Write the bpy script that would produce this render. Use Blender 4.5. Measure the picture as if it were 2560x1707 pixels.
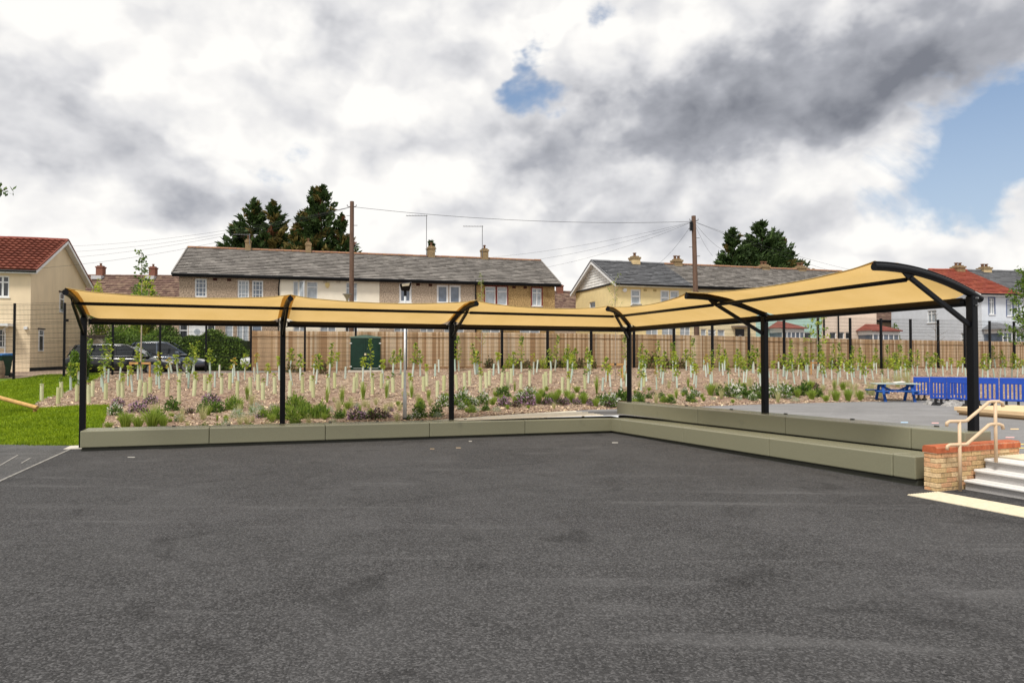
import bpy, bmesh, math, random
import numpy as np
from mathutils import Vector, Matrix

R = math.radians
random.seed(7); rng = np.random.default_rng(7)
S = bpy.context.scene
COL = S.collection
for o in list(bpy.data.objects):
    bpy.data.objects.remove(o)

# ------------------------------------------------------------------ camera, sky, sun, exposure
EYE = 1.861
PITCH = R(1.19)
cam = bpy.data.cameras.new('camera'); cam.lens = 24; cam.sensor_width = 36
cam.clip_start = .05; cam.clip_end = 3000
camo = bpy.data.objects.new('camera', cam); COL.objects.link(camo)
camo.location = (0, 0, EYE); camo.rotation_euler = (R(90) + PITCH, 0, 0)
S.camera = camo
S.cycles.max_bounces = 6; S.cycles.diffuse_bounces = 3; S.cycles.glossy_bounces = 3
S.view_settings.view_transform = 'Standard'; S.view_settings.look = 'None'
S.view_settings.gamma = 1; S.view_settings.exposure = 0.28
SUN_AZ, SUN_EL = 208, 57            # towards the sun, from +Y to +X; degrees
sl = bpy.data.lights.new('sun', 'SUN'); sl.energy = 3.0; sl.angle = R(12); sl.color = (1, .95, .87)
so = bpy.data.objects.new('sun', sl); COL.objects.link(so)
sd = Vector((math.sin(R(SUN_AZ)) * math.cos(R(SUN_EL)), math.cos(R(SUN_AZ)) * math.cos(R(SUN_EL)), math.sin(R(SUN_EL))))
so.rotation_euler = sd.to_track_quat('Z', 'Y').to_euler()

class NT:
    """tiny node-tree helper"""
    def __init__(s, tree): s.t = tree; s.n = tree.nodes; s.l = tree.links
    def node(s, typ, **kw):
        n = s.n.new(typ)
        for k, v in kw.items(): setattr(n, k, v)
        return n
    def link(s, a, b): s.l.new(a, b)
    def put(s, sock, v):
        if isinstance(v, bpy.types.NodeSocket): s.l.new(v, sock)
        elif v is not None:
            try: sock.default_value = v
            except Exception: sock.default_value = tuple(v) + (1,)
    def math(s, op, a, b=None, c=None, clamp=False):
        n = s.node('ShaderNodeMath', operation=op, use_clamp=clamp)
        s.put(n.inputs[0], a)
        if b is not None: s.put(n.inputs[1], b)
        if c is not None: s.put(n.inputs[2], c)
        return n.outputs[0]
    def vmath(s, op, a, b=None):
        n = s.node('ShaderNodeVectorMath', operation=op); s.put(n.inputs[0], a)
        if b is not None: s.put(n.inputs[1], b)
        return n.outputs[0]
    def noise(s, vec, scale, detail=4, rough=.55, dist=0, color=False):
        n = s.node('ShaderNodeTexNoise'); s.put(n.inputs['Vector'], vec)
        n.inputs['Scale'].default_value = scale; n.inputs['Detail'].default_value = detail
        n.inputs['Roughness'].default_value = rough; n.inputs['Distortion'].default_value = dist
        return n.outputs['Color' if color else 'Fac']
    def mix(s, f, a, b, mode='MIX'):
        n = s.node('ShaderNodeMix', data_type='RGBA', blend_type=mode)
        s.put(n.inputs[0], f)
        for i, v in ((6, a), (7, b)):
            if isinstance(v, bpy.types.NodeSocket): s.l.new(v, n.inputs[i])
            else: n.inputs[i].default_value = tuple(v)[:3] + (1,)
        return n.outputs[2]
    def smooth(s, v, lo, hi, a=0., b=1.):
        n = s.node('ShaderNodeMapRange', interpolation_type='SMOOTHSTEP'); s.put(n.inputs[0], v)
        for i, q in enumerate((lo, hi, a, b)): n.inputs[1 + i].default_value = q
        return n.outputs[0]

def make_world():
    w = bpy.data.worlds.new('World'); S.world = w; w.use_nodes = True
    w.cycles.sampling_method = 'MANUAL'; w.cycles.sample_map_resolution = 512
    t = NT(w.node_tree); t.n.clear()
    out = t.node('ShaderNodeOutputWorld'); bg = t.node('ShaderNodeBackground'); t.link(bg.outputs[0], out.inputs[0])
    bg.inputs[1].default_value = .1
    sky = t.node('ShaderNodeTexSky', sky_type='NISHITA', sun_disc=False)
    sky.sun_elevation = R(SUN_EL); sky.sun_rotation = R(SUN_AZ); sky.altitude = 0
    sky.air_density = 1.0; sky.dust_density = 1.2; sky.ozone_density = 1.5
    d = t.node('ShaderNodeTexCoord').outputs['Generated']
    sep = t.node('ShaderNodeSeparateXYZ'); t.link(d, sep.inputs[0]); X, Y, Z = sep.outputs
    az = t.math('ARCTAN2', X, Y); el = t.math('ARCSINE', Z)
    sq = t.node('ShaderNodeCombineXYZ'); t.put(sq.inputs[0], X); t.put(sq.inputs[1], Y); t.put(sq.inputs[2], t.math('MULTIPLY', Z, 1.35)); P = sq.outputs[0]
    warp = t.node('ShaderNodeSeparateColor'); t.link(t.noise(P, 4.5, 5, .62, color=True), warp.inputs[0])
    azw = t.math('ADD', az, t.math('MULTIPLY', t.math('SUBTRACT', warp.outputs[0], .5), .30))
    elw = t.math('ADD', el, t.math('MULTIPLY', t.math('SUBTRACT', warp.outputs[1], .5), .24))
    ae = t.node('ShaderNodeCombineXYZ'); t.put(ae.inputs[0], azw); t.put(ae.inputs[1], elw); ae.inputs[2].default_value = 1; AE = ae.outputs[0]
    def blob(px, py, wx, wy, tilt=0.):
        a0 = math.atan2(px - 1280, 1707); e0 = math.atan2(889 - py, math.hypot(1707, px - 1280))
        c, s_ = math.cos(tilt), math.sin(tilt); kx, ky = 1707 / wx, 1707 / wy
        dot = lambda v: t.node('ShaderNodeVectorMath', operation='DOT_PRODUCT')
        n = dot(0); t.link(AE, n.inputs[0]); n.inputs[1].default_value = (c * kx, s_ * kx, -(a0 * c + e0 * s_) * kx); uu = n.outputs['Value']
        n = dot(0); t.link(AE, n.inputs[0]); n.inputs[1].default_value = (-s_ * ky, c * ky, (a0 * s_ - e0 * c) * ky); vv = n.outputs['Value']
        q = t.math('MULTIPLY_ADD', uu, uu, t.math('MULTIPLY', vv, vv))
        return t.math('POWER', .36788, q)
    def total(bl):
        acc = None
        for b in bl:
            w_, args = b[0], b[1:]
            v = t.math('MULTIPLY', blob(*args), w_)
            acc = v if acc is None else t.math('ADD', acc, v)
        return acc
    n1 = t.noise(P, 3.1, 7, .60, .3)
    fb = t.math('MULTIPLY_ADD', n1, 1.9, -.42)
    gap = total([(.78, 1385, 275, 140, 120), (.62, 2530, 300, 210, 150, -.2), (.30, 620, 400, 130, 60), (.14, 1640, 190, 50, 60), (.22, 1525, 60, 60, 40),
                 (.34, 2250, 520, 330, 80, .25), (.26, 2110, 420, 90, 60), (.14, 300, 565, 330, 22, -.05), (.2, 750, 245, 60, 40), (.24, 1330, 170, 40, 50)])
    add = total([(.16, 1950, 230, 420, 190, .25), (.12, 2250, 450, 180, 60), (.10, 1000, 300, 500, 200)])
    cov = t.math('ADD', t.math('SUBTRACT', fb, gap), add)
    cover = t.smooth(cov, .03, .33)
    # thickness: thick undersides read grey
    dark = total([(.50, 1900, 275, 440, 130, .08), (.46, 2400, 60, 330, 130, .15), (.30, 1700, 270, 220, 100, .1), (.28, 150, 265, 230, 60, -.15), (.22, 260, 390, 330, 55, -.1), (.27, 460, 480, 170, 65), (.27, 1350, 440, 150, 70), (.22, 800, 40, 210, 70), (.18, 1180, 60, 200, 100, .6), (.24, 1780, 540, 400, 60), (.12, 950, 330, 260, 70)])
    tex = t.smooth(t.noise(P, 3.6, 4, .5, .2), .36, .66)
    fine = t.smooth(t.noise(P, 15, 4, .6, .3), .3, .7)
    up_ = t.node('ShaderNodeVectorMath', operation='ADD'); t.link(P, up_.inputs[0]); up_.inputs[1].default_value = (-.016, 0, .06)
    wn_ = t.node('ShaderNodeSeparateColor'); t.link(t.noise(P, 6, 4, .6, color=True), wn_.inputs[0])
    pv = t.node('ShaderNodeCombineXYZ'); t.put(pv.inputs[0], t.math('MULTIPLY_ADD', wn_.outputs[0], .16, az)); t.put(pv.inputs[1], t.math('MULTIPLY_ADD', wn_.outputs[1], .16, t.math('MULTIPLY', el, 1.35)))
    def puff(off):
        o_ = t.node('ShaderNodeVectorMath', operation='ADD'); t.link(pv.outputs[0], o_.inputs[0]); o_.inputs[1].default_value = off
        v = t.node('ShaderNodeTexVoronoi', feature='SMOOTH_F1', voronoi_dimensions='2D'); t.link(o_.outputs[0], v.inputs['Vector']); v.inputs['Scale'].default_value = 6.0; v.inputs['Detail'].default_value = 2.5; v.inputs['Roughness'].default_value = .5; v.inputs['Smoothness'].default_value = .35; return v.outputs['Distance']
    rel = t.math('SUBTRACT', puff((0, 0, 0)), puff((-.012, .04, 0)))
    rel = t.math('ADD', t.math('MULTIPLY', rel, .44), t.math('MULTIPLY', t.math('SUBTRACT', t.noise(up_.outputs[0], 4.6, 5, .52), t.noise(P, 4.6, 5, .52)), .6))
    sh = t.math('MULTIPLY', dark, t.math('ADD', t.math('MULTIPLY', tex, .42), t.math('MULTIPLY_ADD', fine, .16, .68)))
    sh = t.math('ADD', sh, t.math('MULTIPLY', tex, .02)); sh = t.math('ADD', sh, t.math('MULTIPLY', fine, .05))
    sh = t.math('ADD', sh, t.math('MULTIPLY', rel, .95), clamp=True)
    cl = t.node('ShaderNodeValToRGB'); t.link(sh, cl.inputs[0]); e = cl.color_ramp.elements
    e[0].position = 0; e[0].color = (.84, .825, .80, 1); e[1].position = 1; e[1].color = (.17, .18, .21, 1)
    m = e.new(.26); m.color = (.62, .62, .635, 1); m = e.new(.55); m.color = (.36, .37, .405, 1)
    cloud = t.mix(1, cl.outputs[0], (10, 10, 10), 'MULTIPLY')
    blue = t.mix(1, sky.outputs[0], (.80, 1.0, 1.12), 'MULTIPLY')
    veil = t.mix(t.smooth(el, .05, .42, .66, .18), blue, (5.2, 5.6, 6.1))
    t.link(t.mix(cover, veil, cloud), bg.inputs[0])
make_world()

# ------------------------------------------------------------------ projection helpers (reading positions off the photograph, 2560 x 1707)
def ray(x, y):
    a, b = (x - 1280) / 1706.7, (853.5 - y) / 1706.7
    return Vector((a, math.cos(PITCH) - b * math.sin(PITCH), math.sin(PITCH) + b * math.cos(PITCH)))
def at(x, y, Y):
    d = ray(x, y); return Vector((0, 0, EYE)) + d * (Y / d.y)
def court_z(X, Y): return -.0033 * X - .0173 * Y
def on_court(x, y):
    d = ray(x, y); s = -EYE / (d.z + .0033 * d.x + .0173 * d.y); p = Vector((0, 0, EYE)) + d * s; return p

# ------------------------------------------------------------------ materials
MATS = {}
def mat(name, col, rough=.7, metal=0., var=.15, vscale=3., bump=0., bscale=40., island=0., spec=.22, stretch=None, dark=None, coat=0.):
    if name in MATS: return MATS[name]
    m = bpy.data.materials.new(name); m.use_nodes = True; t = NT(m.node_tree)
    p = t.n['Principled BSDF']; MATS[name] = m
    p.inputs['Roughness'].default_value = rough; p.inputs['Metallic'].default_value = metal
    p.inputs['Specular IOR Level'].default_value = spec; p.inputs['Coat Weight'].default_value = coat
    co = t.node('ShaderNodeTexCoord').outputs['Object']
    if stretch:
        mp = t.node('ShaderNodeMapping'); mp.inputs['Scale'].default_value = stretch; t.link(co, mp.inputs[0]); co = mp.outputs[0]
    c = t.mix(t.smooth(t.noise(co, vscale, 6, .62), .25, .75), [v * (1 - var) for v in col], [min(1, v * (1 + var)) for v in col])
    if dark:
        c = t.mix(t.smooth(t.noise(co, dark[1], 5, .6), dark[2], dark[3]), c, dark[0])
    if island:
        g = t.node('ShaderNodeNewGeometry').outputs['Random Per Island']
        h = t.node('ShaderNodeHueSaturation'); t.link(c, h.inputs['Color'])
        t.put(h.inputs['Value'], t.math('ADD', t.math('MULTIPLY', g, island), 1 - island / 2))
        t.put(h.inputs['Hue'], t.math('ADD', t.math('MULTIPLY', g, island * .05), .5 - island * .025))
        c = h.outputs[0]
    t.link(c, p.inputs['Base Color'])
    if bump:
        b = t.node('ShaderNodeBump'); b.inputs['Strength'].default_value = bump; b.inputs['Distance'].default_value = .02
        t.link(t.noise(co, bscale, 4), b.inputs['Height']); t.link(b.outputs[0], p.inputs['Normal'])
    return m

def leafmat(name, col, col2, rough=.55, trans=.35):
    if name in MATS: return MATS[name]
    m = bpy.data.materials.new(name); m.use_nodes = True; t = NT(m.node_tree); MATS[name] = m
    p = t.n['Principled BSDF']; out = t.n['Material Output']
    g = t.node('ShaderNodeNewGeometry').outputs['Random Per Island']
    co = t.node('ShaderNodeTexCoord').outputs['Object']
    f = t.math('ADD', t.math('MULTIPLY', g, .7), t.math('MULTIPLY', t.smooth(t.noise(co, 1.6, 3), .35, .65), .4), clamp=True)
    c = t.mix(f, col, col2); t.link(c, p.inputs['Base Color']); p.inputs['Roughness'].default_value = rough; p.inputs['Specular IOR Level'].default_value = .25
    tr = t.node('ShaderNodeBsdfTranslucent'); t.link(c, tr.inputs[0])
    mx = t.node('ShaderNodeMixShader'); mx.inputs[0].default_value = trans
    t.link(p.outputs[0], mx.inputs[1]); t.link(tr.outputs[0], mx.inputs[2]); t.link(mx.outputs[0], out.inputs[0])
    return m

def asphalt(name, base, light, patch=.5, island=False):
    m = bpy.data.materials.new(name); m.use_nodes = True; t = NT(m.node_tree); MATS[name] = m
    p = t.n['Principled BSDF']; p.inputs['Specular IOR Level'].default_value = .10
    co = t.node('ShaderNodeNewGeometry').outputs['Position']
    v = t.node('ShaderNodeTexVoronoi'); t.link(co, v.inputs['Vector']); v.inputs['Scale'].default_value = 72
    sc = t.node('ShaderNodeSeparateColor'); t.link(v.outputs['Color'], sc.inputs[0])
    grain = t.math('POWER', sc.outputs[0], 2.8)
    f = t.math('MULTIPLY', grain, .75)
    # smaller chippings between the larger ones
    f = t.math('ADD', f, t.math('MULTIPLY', t.noise(co, 260, 2, .7), .25))
    clus = t.smooth(t.noise(co, 30, 6, .9), .40, .60); clus2 = t.smooth(t.noise(co, 12, 7, .95), .40, .60)
    f = t.math('ADD', t.math('MULTIPLY', f, 1.0), t.math('ADD', t.math('MULTIPLY', clus, .22), t.math('MULTIPLY', clus2, .12)))
    big = t.math('ADD', t.math('MULTIPLY', t.noise(co, .38, 5, .6, .8), .6), t.math('MULTIPLY', t.noise(co, 1.7, 4, .65, .4), .4))
    pt = t.smooth(big, .36, .66)
    st = t.node('ShaderNodeMapping'); st.inputs['Rotation'].default_value = (0, 0, R(-20)); st.inputs['Scale'].default_value = (.13, 1.1, 1); t.link(co, st.inputs[0])
    streak = t.smooth(t.noise(st.outputs[0], 1.3, 4, .65, .3), .52, .74)
    c = t.mix(f, base, light)
    c = t.mix(t.math('MULTIPLY', pt, patch), c, [u * 1.12 + .026 for u in light])
    c = t.mix(t.math('MULTIPLY', streak, .38), c, [u * 1.25 + .03 for u in light])
    # laying lanes of the machine: faint seams parallel to the long bench, and old damp stains
    ln = t.node('ShaderNodeMapping'); ln.inputs['Rotation'].default_value = (0, 0, R(-20.7)); t.link(co, ln.inputs[0])
    ls = t.node('ShaderNodeSeparateXYZ'); t.link(ln.outputs[0], ls.inputs[0])
    yy = t.math('MULTIPLY_ADD', t.noise(co, .8, 3), .16, t.math('DIVIDE', ls.outputs[1], 2.9))
    seam = t.smooth(t.math('ABSOLUTE', t.math('SUBTRACT', t.math('FRACT', yy), .5)), .0, .012, 1., 0.)
    lane = t.math('FLOOR', t.math('SUBTRACT', yy, .5)); wn = t.node('ShaderNodeTexWhiteNoise', noise_dimensions='1D'); t.link(lane, wn.inputs['W'])
    c = t.mix(t.math('MULTIPLY', seam, t.math('MULTIPLY', t.smooth(t.noise(co, 1.3, 4), .4, .6), .55)), c, [u * .35 for u in light])
    c = t.mix(t.math('MULTIPLY', wn.outputs[0], .14), c, [u * .5 for u in light])
    stain = t.smooth(t.noise(co, .55, 4, .6, 1.5), .56, .70)
    c = t.mix(t.math('MULTIPLY', stain, .32), c, base)
    dust = t.smooth(t.noise(co, 1.1, 5, .7, 1.2), .64, .78)
    c = t.mix(t.math('MULTIPLY', dust, .30), c, [u * 1.5 + .03 for u in light])
    spots = t.node('ShaderNodeTexVoronoi'); t.link(co, spots.inputs['Vector']); spots.inputs['Scale'].default_value = 2.3
    sp = t.smooth(spots.outputs['Distance'], .012, .026, 1., 0.)
    c = t.mix(t.math('MULTIPLY', sp, .45), c, (.30, .28, .26))
    t.link(c, p.inputs['Base Color']); p.inputs['Roughness'].default_value = .82
    b = t.node('ShaderNodeBump'); b.inputs['Strength'].default_value = .9; b.inputs['Distance'].default_value = .006
    t.link(t.math('ADD', t.math('MULTIPLY', v.outputs['Distance'], -.8), t.math('MULTIPLY', t.noise(co, 260, 2), .3)), b.inputs['Height']); t.link(b.outputs[0], p.inputs['Normal'])
    return m

def mulch_mat():
    m = bpy.data.materials.new('mulch'); m.use_nodes = True; t = NT(m.node_tree); p = t.n['Principled BSDF']
    co = t.node('ShaderNodeNewGeometry').outputs['Position']
    v = t.node('ShaderNodeTexVoronoi'); t.link(t.vmath('ADD', co, t.vmath('SCALE', t.noise(co, 6, 3, color=True))), v.inputs['Vector']); v.inputs['Scale'].default_value = 11
    sc = t.node('ShaderNodeSeparateColor'); t.link(v.outputs['Color'], sc.inputs[0])
    r = t.node('ShaderNodeValToRGB'); t.link(sc.outputs[0], r.inputs[0]); e = r.color_ramp.elements
    e[0].color = (.09, .048, .028, 1); e[1].color = (.76, .62, .49, 1); q = e.new(.3); q.color = (.29, .185, .12, 1); q = e.new(.68); q.color = (.51, .38, .275, 1)
    c = t.mix(t.smooth(t.noise(co, .55, 5), .4, .68), r.outputs[0], (.40, .27, .20))
    t.link(c, p.inputs['Base Color']); p.inputs['Roughness'].default_value = .9; p.inputs['Specular IOR Level'].default_value = .15
    b = t.node('ShaderNodeBump'); b.inputs['Strength'].default_value = 1; b.inputs['Distance'].default_value = .05
    t.link(v.outputs['Distance'], b.inputs['Height']); t.link(b.outputs[0], p.inputs['Normal'])
    return m

def fabric_mat():
    m = bpy.data.materials.new('sand canopy fabric'); m.use_nodes = True; t = NT(m.node_tree); t.n.remove(t.n['Principled BSDF'])
    co = t.node('ShaderNodeTexCoord').outputs['Object']
    c = t.mix(t.smooth(t.noise(co, 1.2, 5, .6), .3, .7), (.69, .465, .17), (.75, .515, .21))
    w = t.noise(co, 900, 2)
    c = t.mix(t.math('MULTIPLY', t.smooth(w, .4, .6), .2), c, (.64, .43, .17))
    a = t.node('ShaderNodeBsdfDiffuse'); b = t.node('ShaderNodeBsdfTranslucent'); t.link(c, a.inputs[0]); t.link(c, b.inputs[0])
    mx = t.node('ShaderNodeMixShader'); mx.inputs[0].default_value = .62; t.link(a.outputs[0], mx.inputs[1]); t.link(b.outputs[0], mx.inputs[2])
    t.link(mx.outputs[0], t.n['Material Output'].inputs[0]); return m

M_COURT = asphalt('court asphalt', (.0015, .0015, .0018), (.108, .106, .108), .18)
M_PLAY = asphalt('playground asphalt', (.14, .137, .138), (.27, .265, .265), .35)
M_PATHA = asphalt('path asphalt', (.02, .02, .021), (.15, .148, .148), .35)
M_MULCH = mulch_mat(); M_FABRIC = fabric_mat()
M_BLACK = mat('dark steel paint', (.003, .0035, .0055), .45, var=.1, spec=.2)
M_BENCH = mat('olive powder coat', (.215, .21, .142), .27, var=.07, vscale=60, bump=.08, bscale=300, spec=.5, dark=((.15, .148, .105), 1.7, .6, .85))
M_PLINTH = mat('dark plinth', (.045, .046, .036), .5, var=.15)
M_STUD = mat('stud steel', (.03, .03, .028), .4)
M_WHITE = mat('white upvc', (.74, .75, .76), .35, var=.04)
M_GLASS = mat('window glass', (.022, .026, .032), .06, var=.5, vscale=.7, spec=.8)
M_NET = mat('net curtain glass', (.36, .40, .44), .15, var=.18, vscale=5, spec=.6)
M_BLUEGL = mat('blue glass', (.12, .15, .20), .08, var=.35, vscale=1.5, spec=.8)
M_WOOD = mat('new wood', (.56, .36, .17), .75, var=.18, vscale=8, stretch=(1, 1, .2))
M_GRASS = leafmat('grass blade', (.12, .20, .006), (.30, .40, .014), .6, .3)
M_TURF = mat('turf soil', (.10, .165, .010), .95, var=.4, vscale=6)
M_SOIL = mat('bare soil', (.27, .20, .15), .95, var=.4, vscale=7, bump=.5, bscale=20)

# ------------------------------------------------------------------ mesh helpers
class MB:
    def __init__(s): s.v = []; s.f = []; s.mi = []; s.m = 0
    def add(s, vs, fs):
        n = len(s.v); s.v += [tuple(v) for v in vs]; s.f += [tuple(i + n for i in f) for f in fs]; s.mi += [s.m] * len(fs); return s
    def hexa(s, b, t):                       # b, t: 4 corners each (counter-clockwise from above)
        return s.add(list(b) + list(t), [(3, 2, 1, 0), (4, 5, 6, 7), (0, 1, 5, 4), (1, 2, 6, 5), (2, 3, 7, 6), (3, 0, 4, 7)])
    def box(s, x0, x1, y0, y1, z0, z1):
        return s.hexa([(x0, y0, z0), (x1, y0, z0), (x1, y1, z0), (x0, y1, z0)], [(x0, y0, z1), (x1, y0, z1), (x1, y1, z1), (x0, y1, z1)])
    def bar(s, p, q, w, h=None, up=(0, 0, 1)):
        p, q = Vector(p), Vector(q); h = w if h is None else h; d = (q - p).normalized(); u = Vector(up)
        if abs(d.dot(u)) > .97: u = Vector((0, 1, 0))
        a = d.cross(u).normalized() * w / 2; b = a.cross(d).normalized() * h / 2
        return s.hexa([p - a - b, p + a - b, p + a + b, p - a + b][::-1], [q - a - b, q + a - b, q + a + b, q - a + b][::-1])
    def tube(s, pts, r, n=8, caps=True):
        pts = [Vector(p) for p in pts]; rs = r if isinstance(r, (list, tuple)) else [r] * len(pts)
        rings = []; prev = None
        for i, p in enumerate(pts):
            d = (pts[min(i + 1, len(pts) - 1)] - pts[max(i - 1, 0)]).normalized()
            if prev is None: a = d.orthogonal().normalized()
            else: a = (prev - d * prev.dot(d)).normalized()
            prev = a; b = d.cross(a)
            rings.append([p + (a * math.cos(6.28319 * k / n) + b * math.sin(6.28319 * k / n)) * rs[i] for k in range(n)])
        vs = [v for g in rings for v in g]; fs = []
        for i in range(len(pts) - 1):
            for k in range(n): fs.append((i * n + k, i * n + (k + 1) % n, (i + 1) * n + (k + 1) % n, (i + 1) * n + k))
        if caps: fs.append(tuple(range(n))[::-1]); fs.append(tuple((len(pts) - 1) * n + k for k in range(n)))
        return s.add(vs, fs)
    def quad(s, a, b, c, d): return s.add([a, b, c, d], [(0, 1, 2, 3)])
    def mesh(s, name, mats, smooth=False):
        me = bpy.data.meshes.new(name); me.from_pydata(s.v, [], s.f); me.update()
        for m in (mats if isinstance(mats, (list, tuple)) else [mats]): me.materials.append(m)
        if any(s.mi): me.polygons.foreach_set('material_index', s.mi)
        if smooth: me.polygons.foreach_set('use_smooth', [True] * len(s.f))
        return me
    def build(s, name, mats, parent=None, smooth=False, bevel=0, **kw):
        return link(name, s.mesh(name, mats, smooth), parent, bevel, **kw)

def link(name, data, parent=None, bevel=0, loc=None, rot=None, label=None, cat=None, group=None, kind=None):
    o = bpy.data.objects.new(name, data); COL.objects.link(o)
    if parent is not None: o.parent = parent
    if loc is not None: o.location = loc
    if rot is not None: o.rotation_euler = rot
    if bevel:
        b = o.modifiers.new('bevel', 'BEVEL'); b.width = bevel; b.segments = 2; b.limit_method = 'ANGLE'
    tag(o, label, cat, group, kind); return o
def tag(o, label=None, cat=None, group=None, kind=None):
    for k, v in (('label', label), ('category', cat), ('group', group), ('kind', kind)):
        if v: o[k] = v
    return o
def empty(name, loc, label, cat, group=None, rz=0.):
    o = bpy.data.objects.new(name, None); COL.objects.link(o); o.location = loc; o.rotation_euler = (0, 0, rz); o.empty_display_size = .2
    return tag(o, label, cat, group)
def np_mesh(name, V, F, mats, mi=None):
    """V (n,3) float, F (m,4) int"""
    me = bpy.data.meshes.new(name); V = np.asarray(V, np.float32); F = np.asarray(F, np.int32); k = F.shape[1]
    me.vertices.add(len(V)); me.vertices.foreach_set('co', V.ravel())
    me.loops.add(F.size); me.loops.foreach_set('vertex_index', F.ravel())
    me.polygons.add(len(F)); me.polygons.foreach_set('loop_start', np.arange(0, F.size, k, dtype=np.int32)); me.polygons.foreach_set('loop_total', np.full(len(F), k, np.int32))
    for m in (mats if isinstance(mats, (list, tuple)) else [mats]): me.materials.append(m)
    if mi is not None: me.polygons.foreach_set('material_index', np.asarray(mi, np.int32))
    me.update(calc_edges=True); me.validate(); return me
def leaf_arrays(C, D, L, W, curl=.0):
    """diamond leaves at centres C along directions D"""
    C = np.asarray(C, float); D = np.asarray(D, float); n = len(C)
    D = D / (np.linalg.norm(D, axis=1, keepdims=True) + 1e-9)
    A = rng.normal(size=(n, 3)); B = np.cross(D, A); B /= (np.linalg.norm(B, axis=1, keepdims=True) + 1e-9); N = np.cross(D, B)
    L = np.broadcast_to(np.asarray(L, float), (n,))[:, None]; W = np.broadcast_to(np.asarray(W, float), (n,))[:, None]
    V = np.stack([C - D * L / 2, C + B * W / 2 + N * W * curl, C + D * L / 2, C - B * W / 2 + N * W * curl], 1).reshape(-1, 3)
    return V, np.arange(4 * n).reshape(n, 4)
def unit(n): d = rng.normal(size=(n, 3)); return d / np.linalg.norm(d, axis=1, keepdims=True)
def merge(parts):
    V = []; F = []; I = []; off = 0
    for v, f, m in parts: V.append(v); F.append(f + off); I.append(np.full(len(f), m)); off += len(v)
    return np.concatenate(V), np.concatenate(F), np.concatenate(I)
import bisect
def interp(x, xs, ys):
    if x <= xs[0]: return ys[0]
    if x >= xs[-1]: return ys[-1]
    i = bisect.bisect_right(xs, x) - 1; return ys[i] + (ys[i + 1] - ys[i]) * (x - xs[i]) / (xs[i + 1] - xs[i])

# ------------------------------------------------------------------ terrain: bank behind the benches (heights relative to the eye)
TX = [-1500, -600, 35, 300, 627, 889, 1000, 1280, 1470, 1742, 2000, 2276, 2560, 3200, 4500]
TF = [16, 16.5, 16.9, 16.6, 16.8, 17.4, 18.1, 20.1, 22, 24.2, 26.8, 28.5, 30.5, 34, 38]
ZF = [-2.09, -2.09, -2.075, -2.03, -1.93, -1.84, -1.775, -1.72, -1.74, -1.80, -1.86, -1.87, -1.9, -1.9, -1.9]
TB = [27, 28.5, 29.5, 30.3, 31.5, 32.6, 33.1, 34.4, 35.4, 37.0, 40.2, 42.7, 46.2, 52, 60]
ZB = [-1.0, -1.0, -1.0, -.79, -.72, -.69, -.66, -.60, -.60, -.63, -.73, -.78, -.8, -.85, -.9]
def terr(X, Y):
    x = 1280 + 1707 * X / max(Y, 1)
    f, zf, b, zb = (interp(x, TX, a) for a in (TF, ZF, TB, ZB))
    t = (Y - f) / (b - f)
    if t <= 1:
        t = max(t, -.12); z = zf + (zb - zf) * t
        z += .05 * math.sin(X * .9 + Y * .5) * math.sin(Y * .7 - X * .3) * max(0, min(1, t * 3)) * max(0, min(1, (1 - t) * 5))
    else: z = zb + (-.78 - zb) * min(1, (Y - b) / 5)
    return z + EYE
def ground(x, y):
    """where the line of sight through a pixel meets the bank"""
    d = ray(x, y); lo, hi = 14., 60.; prev = 14.
    Y = 14.
    while Y < 60:
        p = Vector((0, 0, EYE)) + d * (Y / d.y)
        if p.z <= terr(p.x, p.y): break
        prev = Y; Y += .25
    lo, hi = prev, Y
    for _ in range(14):
        m = (lo + hi) / 2; p = Vector((0, 0, EYE)) + d * (m / d.y)
        if p.z <= terr(p.x, p.y): hi = m
        else: lo = m
    p = Vector((0, 0, EYE)) + d * (hi / d.y); p.z = terr(p.x, p.y); return p

GRASS_POLY = [(-900, 1115), (250, 1115), (253, 1072), (261, 1045), (271, 1014), (215, 1017), (90, 1023), (82, 1012), (109, 996), (152, 985), (190, 966), (239, 947), (254, 938), (245, 926), (160, 938), (35, 942), (-900, 950)]
def inpoly(x, y, P=GRASS_POLY):
    c = False; j = len(P) - 1
    for i in range(len(P)):
        (xi, yi), (xj, yj) = P[i], P[j]
        if (yi > y) != (yj > y) and x < (xj - xi) * (y - yi) / (yj - yi) + xi: c = not c
        j = i
    return c
def project(p):
    d = Vector(p) - Vector((0, 0, EYE)); f = d.y * math.cos(PITCH) + d.z * math.sin(PITCH); u = -d.y * math.sin(PITCH) + d.z * math.cos(PITCH)
    return 1280 + 1706.7 * d.x / f, 853.5 - 1706.7 * u / f

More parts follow.
